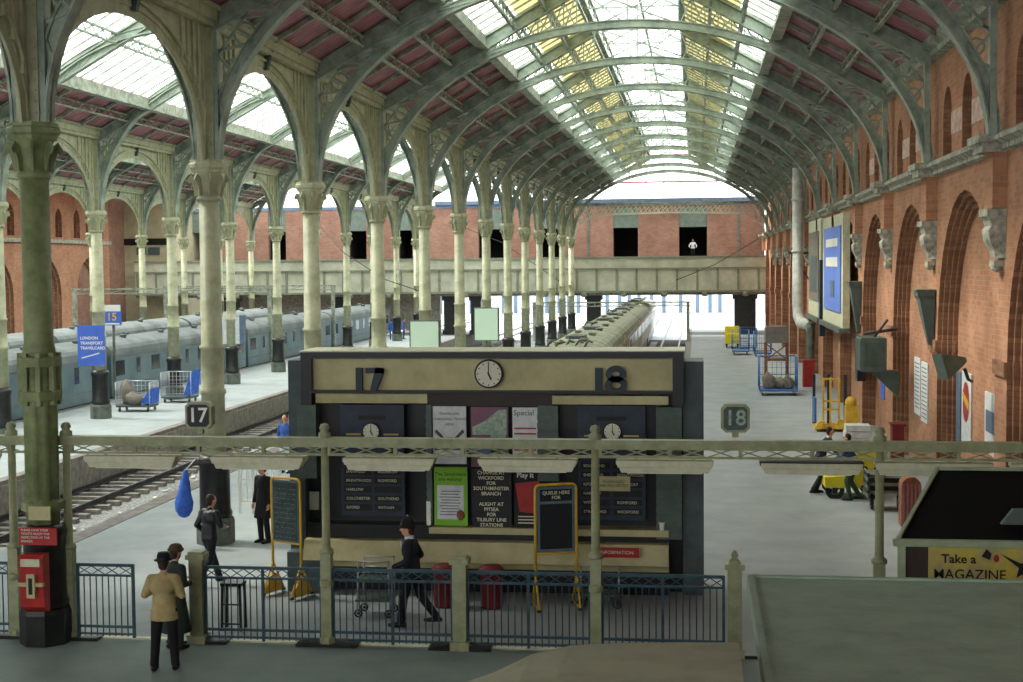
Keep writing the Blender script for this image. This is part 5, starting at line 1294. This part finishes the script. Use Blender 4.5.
person('person in a bright blue top just left of the departure screen, beyond it', (-12.05, 40.3, 0), math.radians(170), 1.74, top='jacket', top_mat='bcloth', hem=.9, bot_mat='wcloth')
person('policeman in dark uniform and helmet walking left behind the railings', (-4.77, 23.2, 0), math.radians(90), 1.78, lean=.03,
       legs=[(V(-.09,.12,.49), V(-.09,.16,.09)), (V(.10,-.10,.50), V(.11,-.34,.13))], arms=[(V(-.25,.02,1.14), V(-.20,.25,1.02)), (V(.25,-.08,1.14), V(.23,.12,1.0))],
       top='tunic', top_mat='nvcloth', hem=.80, bot_mat='blcloth', hat='helmet', hat_mat='blcloth', hair='hair', collar='wcloth', build=1.12)
sit = [(V(-.10,.42,.60), V(-.12,.50,.12)), (V(.10,.42,.60), V(.13,.46,.12))]
person('man in a dark suit leaning forward beside the yellow tug, left of the two', (3.22, 37.7, 0), math.radians(-80), 1.76, lean=.26, top='jacket', top_mat='nvcloth', hem=.85, bot_mat='nvcloth', collar='wcloth',
       legs=[(V(-.10,.12,.50), V(-.10,-.05,.09)), (V(.10,.05,.50), V(.12,-.20,.11))], arms=[(V(-.22,.30,1.2), V(-.10,.48,1.10)), (V(.22,.28,1.2), V(.08,.48,1.05))])
person('man in a blue jacket and green trousers leaning against the front of the yellow tug', (4.02, 36.7, .0), math.radians(78), 1.72, lean=.16, pz=.93, top='jacket', top_mat='jean', hem=.9, bot_mat='gcloth',
       legs=[(V(-.12,.18,.52), V(-.14,.10,.09)), (V(.12,.12,.50), V(.16,-.12,.09))], arms=[(V(-.22,.28,1.18), V(-.12,.48,1.08)), (V(.22,.28,1.18), V(.12,.48,1.04))])
person('small figure in blue overalls far down the left platform, left of a pair', (-24.9, 114, 0), .3, 1.75, top='jacket', top_mat='bcloth', hem=.8, bot_mat='bcloth')
person('small figure in blue overalls far down the left platform, right of a pair', (-24.1, 115, 0), -1.3, 1.75, top='jacket', top_mat='bcloth', hem=.8, bot_mat='jean')
person('small figure in white at the far left platform edge beside the coaches', (-26.4, 94, 0), 2.0, 1.7, top='coat', top_mat='wcloth', hem=.6, bot_mat='wcloth')
person('man in a white shirt leaning at the open far window above the footbridge', (-.25, YF+.95, 6.55), PI, 1.75, lean=.1, top='shirt', top_mat='wcloth', hem=.9, bot_mat='blcloth', arms=[(V(-.34,.08,1.15), V(-.30,.35,1.02)), (V(.34,.08,1.15), V(.30,.35,1.02))])
# the luggage trolley the policeman pushes past
t = thing('luggage_trolley', 'thin grey two-shelf luggage trolley frame to the left of the policeman', 'trolley', (-5.55, 23.9, 0)); x, y = -5.55, 23.9
for a in (-.3, .28):
    for b in (-.22, .22): part('upright', MB().tube([(x+a,y+b,.1),(x+a*.9,y+b,1.0)], .016, 6), 'silver', t)
for z in (.28, .62): part('shelf', MB().box(x-.33, y-.25, z, x+.3, y+.25, z+.03), 'fin', t)
for z in (.98, .8):
    for b in (-.22, .22): part('top_rail', MB().tube([(x-.3,y+b,z),(x+.28,y+b,z)], .014, 6), 'silver', t)
for a in (-.28, .26):
    for b in (-.22, .22): wm = MB(); wheel(wm, x+a, y+b, .07, .07, 'y', .03); part('wheel', wm, 'black', t)
t = thing('luggage_trolley', 'thin grey luggage trolley frame under the red information notice', 'trolley', (-1.7, 24.9, 0)); x, y = -1.7, 24.9
for a in (-.35, .33): part('upright', MB().tube([(x+a,y,.1),(x+a,y,.72)], .016, 6), 'silver', t)
part('top_rail', MB().tube([(x-.35,y,.72),(x+.33,y,.72)], .016, 6), 'silver', t); part('shelf', MB().box(x-.36, y-.25, .22, x+.34, y+.25, .25), 'fin', t)
for a in (-.33, .31):
    for b in (-.2, .2): wm = MB(); wheel(wm, x+a, y+b, .08, .08, 'y', .03); part('wheel', wm, 'black', t)
# white mesh fence beyond column two
t = thing('mesh_barrier', 'white open mesh barrier behind the second front column and the dark coated person', 'barrier', (-10.7, 33.6, 0))
m = MB()
for x in (-11.25,-10.9,-10.55,-10.2): m.box(x-.03, 33.57, 0, x+.03, 33.63, 1.5)
for z in (.3,.85,1.45): m.box(-11.25, 33.58, z-.02, -10.2, 33.62, z+.02)
part('frame', m, 'white', t); m = MB()
for i in range(8): m.box(-11.2+i*.13, 33.59, .3, -11.17+i*.13, 33.61, 1.45)
part('wires', m, 'white', t)

# ------------------------------------------------------------------ foreground roofs and stall
t = thing('kiosk', 'large flat dusty green kiosk roof filling the lower right foreground', 'kiosk', (3.6, 10.6, 0))
part('roof', MB().prism([(.52,2.86),(.56,3.0),(5.8,3.0),(5.8,2.86)], 'y', 7.5, 13.95), 'roofgrn', t); part('fascia', MB().box(.56, 7.5, 2.5, .62, 13.9, 2.88).box(.56, 13.84, 2.5, 5.8, 13.9, 2.88), 'black', t)
part('wall', MB().box(.75, 7.6, 0, 5.7, 13.7, 2.9), 'kgrey', t)
part('edge_trim', MB().prism([(.50,2.84),(.50,3.03),(.56,3.03),(.56,2.84)], 'y', 7.5, 13.98).box(.5, 13.93, 2.84, 5.8, 13.99, 3.02), 'roofgrn', t)
prof = [(-3.4,2.55),(-2.9,2.64),(-2.4,2.72),(-1.95,2.74),(-1.62,2.86),(-1.3,3.02),(-1.0,3.10),(-.6,3.13),(-.1,3.15),(.33,3.16)]
t = thing('awning', 'low hump-shaped brownish awning roof at the bottom centre of the picture', 'awning', (-1.4, 9.4, 0))
m = MB(); ys = [7.4, 8.5, 9.8, 10.6, 11.0, 11.15]; dz = [0, 0, 0, -.0, -.02, -.10]
m.loft([[(x, y, z+d) for x, z in prof]+[(x, y, z+d-.12) for x, z in reversed(prof)] for y, d in zip(ys, dz)], smooth=False); part('cover', m, 'roofbrn', t)
for x in (-3.0, .2): part('post', MB().box(x-.05, 10.6, 0, x+.05, 10.7, 2.5), 'black', t)
part('body', MB().box(-2.9, 7.6, 0, .25, 10.5, 2.5), 'kgrey', t)
t = thing('parapet', 'narrow brownish parapet coping along the bottom edge left of the awning', 'parapet', (-4.6, 10.0, 0))
m = MB(); m.loft([[(x, 9.9, 0), (x, 10.3, 0), (x, 10.3, z), (x, 10.2, z+.05), (x, 9.9, z+.05)] for x, z in ((-7.3,2.54),(-5.6,2.60),(-3.45,2.68))]); part('wall', m, 'roofbrn', t)
# magazine stall with black hipped roof
t = thing('magazine_stall', 'bookstall with black roof, pale green edges and a yellow MAGAZINE fascia at lower right', 'kiosk', (4.2, 19.5, 0))
A, B_, C_, D_ = (2.6,18.56,2.5), (5.6,18.56,2.5), (5.6,20.6,3.12), (3.42,20.6,3.12)
part('roof', MB().add([A,B_,C_,D_,(5.6,20.7,3.0),(3.4,20.7,3.0),(5.6,18.6,2.4),(2.62,18.6,2.4)], [(0,1,2,3),(3,2,4,5),(5,4,6,7),(0,3,5,7),(1,6,4,2),(0,7,6,1)]), 'blackroof', t)
m = MB(); m.bar((2.58,18.54,2.5),(3.42,20.62,3.14),.05); m.bar((3.40,20.62,3.14),(5.6,20.62,3.14),.05); part('roof_edge', m, 'trimgrn', t)
part('gutter', MB().box(2.52, 18.44, 2.44, 5.65, 18.56, 2.52), 'trimgrn', t)
part('corner_post', MB().box(2.58, 18.45, 0, 2.67, 18.55, 2.46), 'trimgrn', t)
part('fascia_panel', MB().box(2.67, 18.5, 1.9, 2.96, 18.56, 2.44), 'brownp', t); p = part('magazine_poster', MB().box(2.96, 18.48, 1.9, 5.6, 18.54, 2.43), 'mag', t)
o = xf(text_mb('MAGAZINE', .18, .003, 'LEFT', bold=.001), face_cam(3.02, 18.47, 2.08)); part('lettering', o, 'ink', p)
part('script_lettering', xf(text_mb('Take a', .16, .002, 'LEFT', bold=.003), face_cam(3.12, 18.47, 2.28)), 'ink', p)
m = MB(); m.prism([(3.62,2.32),(3.68,2.42),(3.74,2.36),(3.72,2.28)], 'y', 18.465, 18.48); m.prism([(3.85,2.36),(4.1,2.24),(4.35,2.26),(4.5,2.4),(4.46,2.22),(4.38,2.06),(4.2,2.14),(4.05,2.06),(4.08,2.18)], 'y', 18.465, 18.48); part('dark_figure', m, 'ink', p)
part('red_mark', MB().ell((3.8,18.47,2.3),(.035,.01,.05),8,6), 'red', p)
part('stall_body', MB().box(3.3, 18.7, 0, 5.5, 20.4, 2.38), 'kgrey', t)
part('roof_hatch', MB().prism([(3.95,2.66),(4.9,2.66),(4.9,2.86),(4.1,2.86)], 'y', 18.9, 19.0), 'fin', t)
# unseen covering near the camera, added to darken the foreground
m = MB(); m.box(-56, -12, 13.2, 12, 16, 13.4); m.box(XL-1, 16, 12.6, XC-.4, 20, 12.7); m.box(XL-1, 20, 12.6, -45.5, 124, 12.7); struct('ceiling', m, 'board')
struct('window_roof', MB().box(-45.5, 20, 12.6, XC-.4, 124, 12.62), 'glass_clear')  # unseen glazed strip, left open to keep the far left side lit
struct('wall_near_side', MB().box(XW+.6, -12, 0, XW+1.4, YK(-2), 14), 'brick_brown')  # unseen side wall, added to shut light out of the foreground
struct('wall_near', MB().box(-56, -12.6, 0, 12, -12, 5.5), 'brick_brown')  # unseen rear wall, added for shade and kept low to pass frontal light

# ------------------------------------------------------------------ light and camera
w = bpy.data.worlds.new('sky'); SC.world = w; w.use_nodes = True
bg = w.node_tree.nodes['Background']; bg.inputs['Color'].default_value = (.95, .98, .97, 1); bg.inputs['Strength'].default_value = 2.0
sd = bpy.data.lights.new('sun', 'SUN'); sd.energy = 3.2; sd.angle = math.radians(9); sd.color = (1, .93, .82)
so = bpy.data.objects.new('sun', sd); COL.objects.link(so)
so.rotation_euler = Vector((.62, -.12, -.78)).to_track_quat('-Z', 'Y').to_euler()
yaw, pit, rol, foc, HC = .1302, .054, .009, 1409.6, 6.1
cy, sy = math.cos(yaw), math.sin(yaw); cp, sp = math.cos(pit), math.sin(pit)
fwd = Vector((-sy*cp, cy*cp, -sp)); rt = Vector((cy, sy, 0)); up = rt.cross(fwd)
c, s = math.cos(rol), math.sin(rol); r2 = c*rt-s*up; u2 = c*up+s*rt
cd = bpy.data.cameras.new('camera'); cam = bpy.data.objects.new('camera', cd); COL.objects.link(cam)
cd.sensor_fit = 'HORIZONTAL'; cd.sensor_width = 36; cd.lens = foc*36/1023; cd.clip_end = 600; cd.clip_start = .1
mm = Matrix((r2, u2, -fwd)).transposed().to_4x4(); mm.translation = Vector((0, 0, HC)); cam.matrix_world = mm
SC.camera = cam
SC.view_settings.view_transform = 'Standard'; SC.view_settings.look = 'None'; SC.view_settings.gamma = 1
SC.view_settings.use_curve_mapping = False; SC.view_settings.exposure = 1.2
SC.cycles.max_bounces = 8; SC.cycles.diffuse_bounces = 4; SC.cycles.transparent_max_bounces = 12
SC.cycles.use_denoising = True; SC.cycles.sample_clamp_indirect = 6
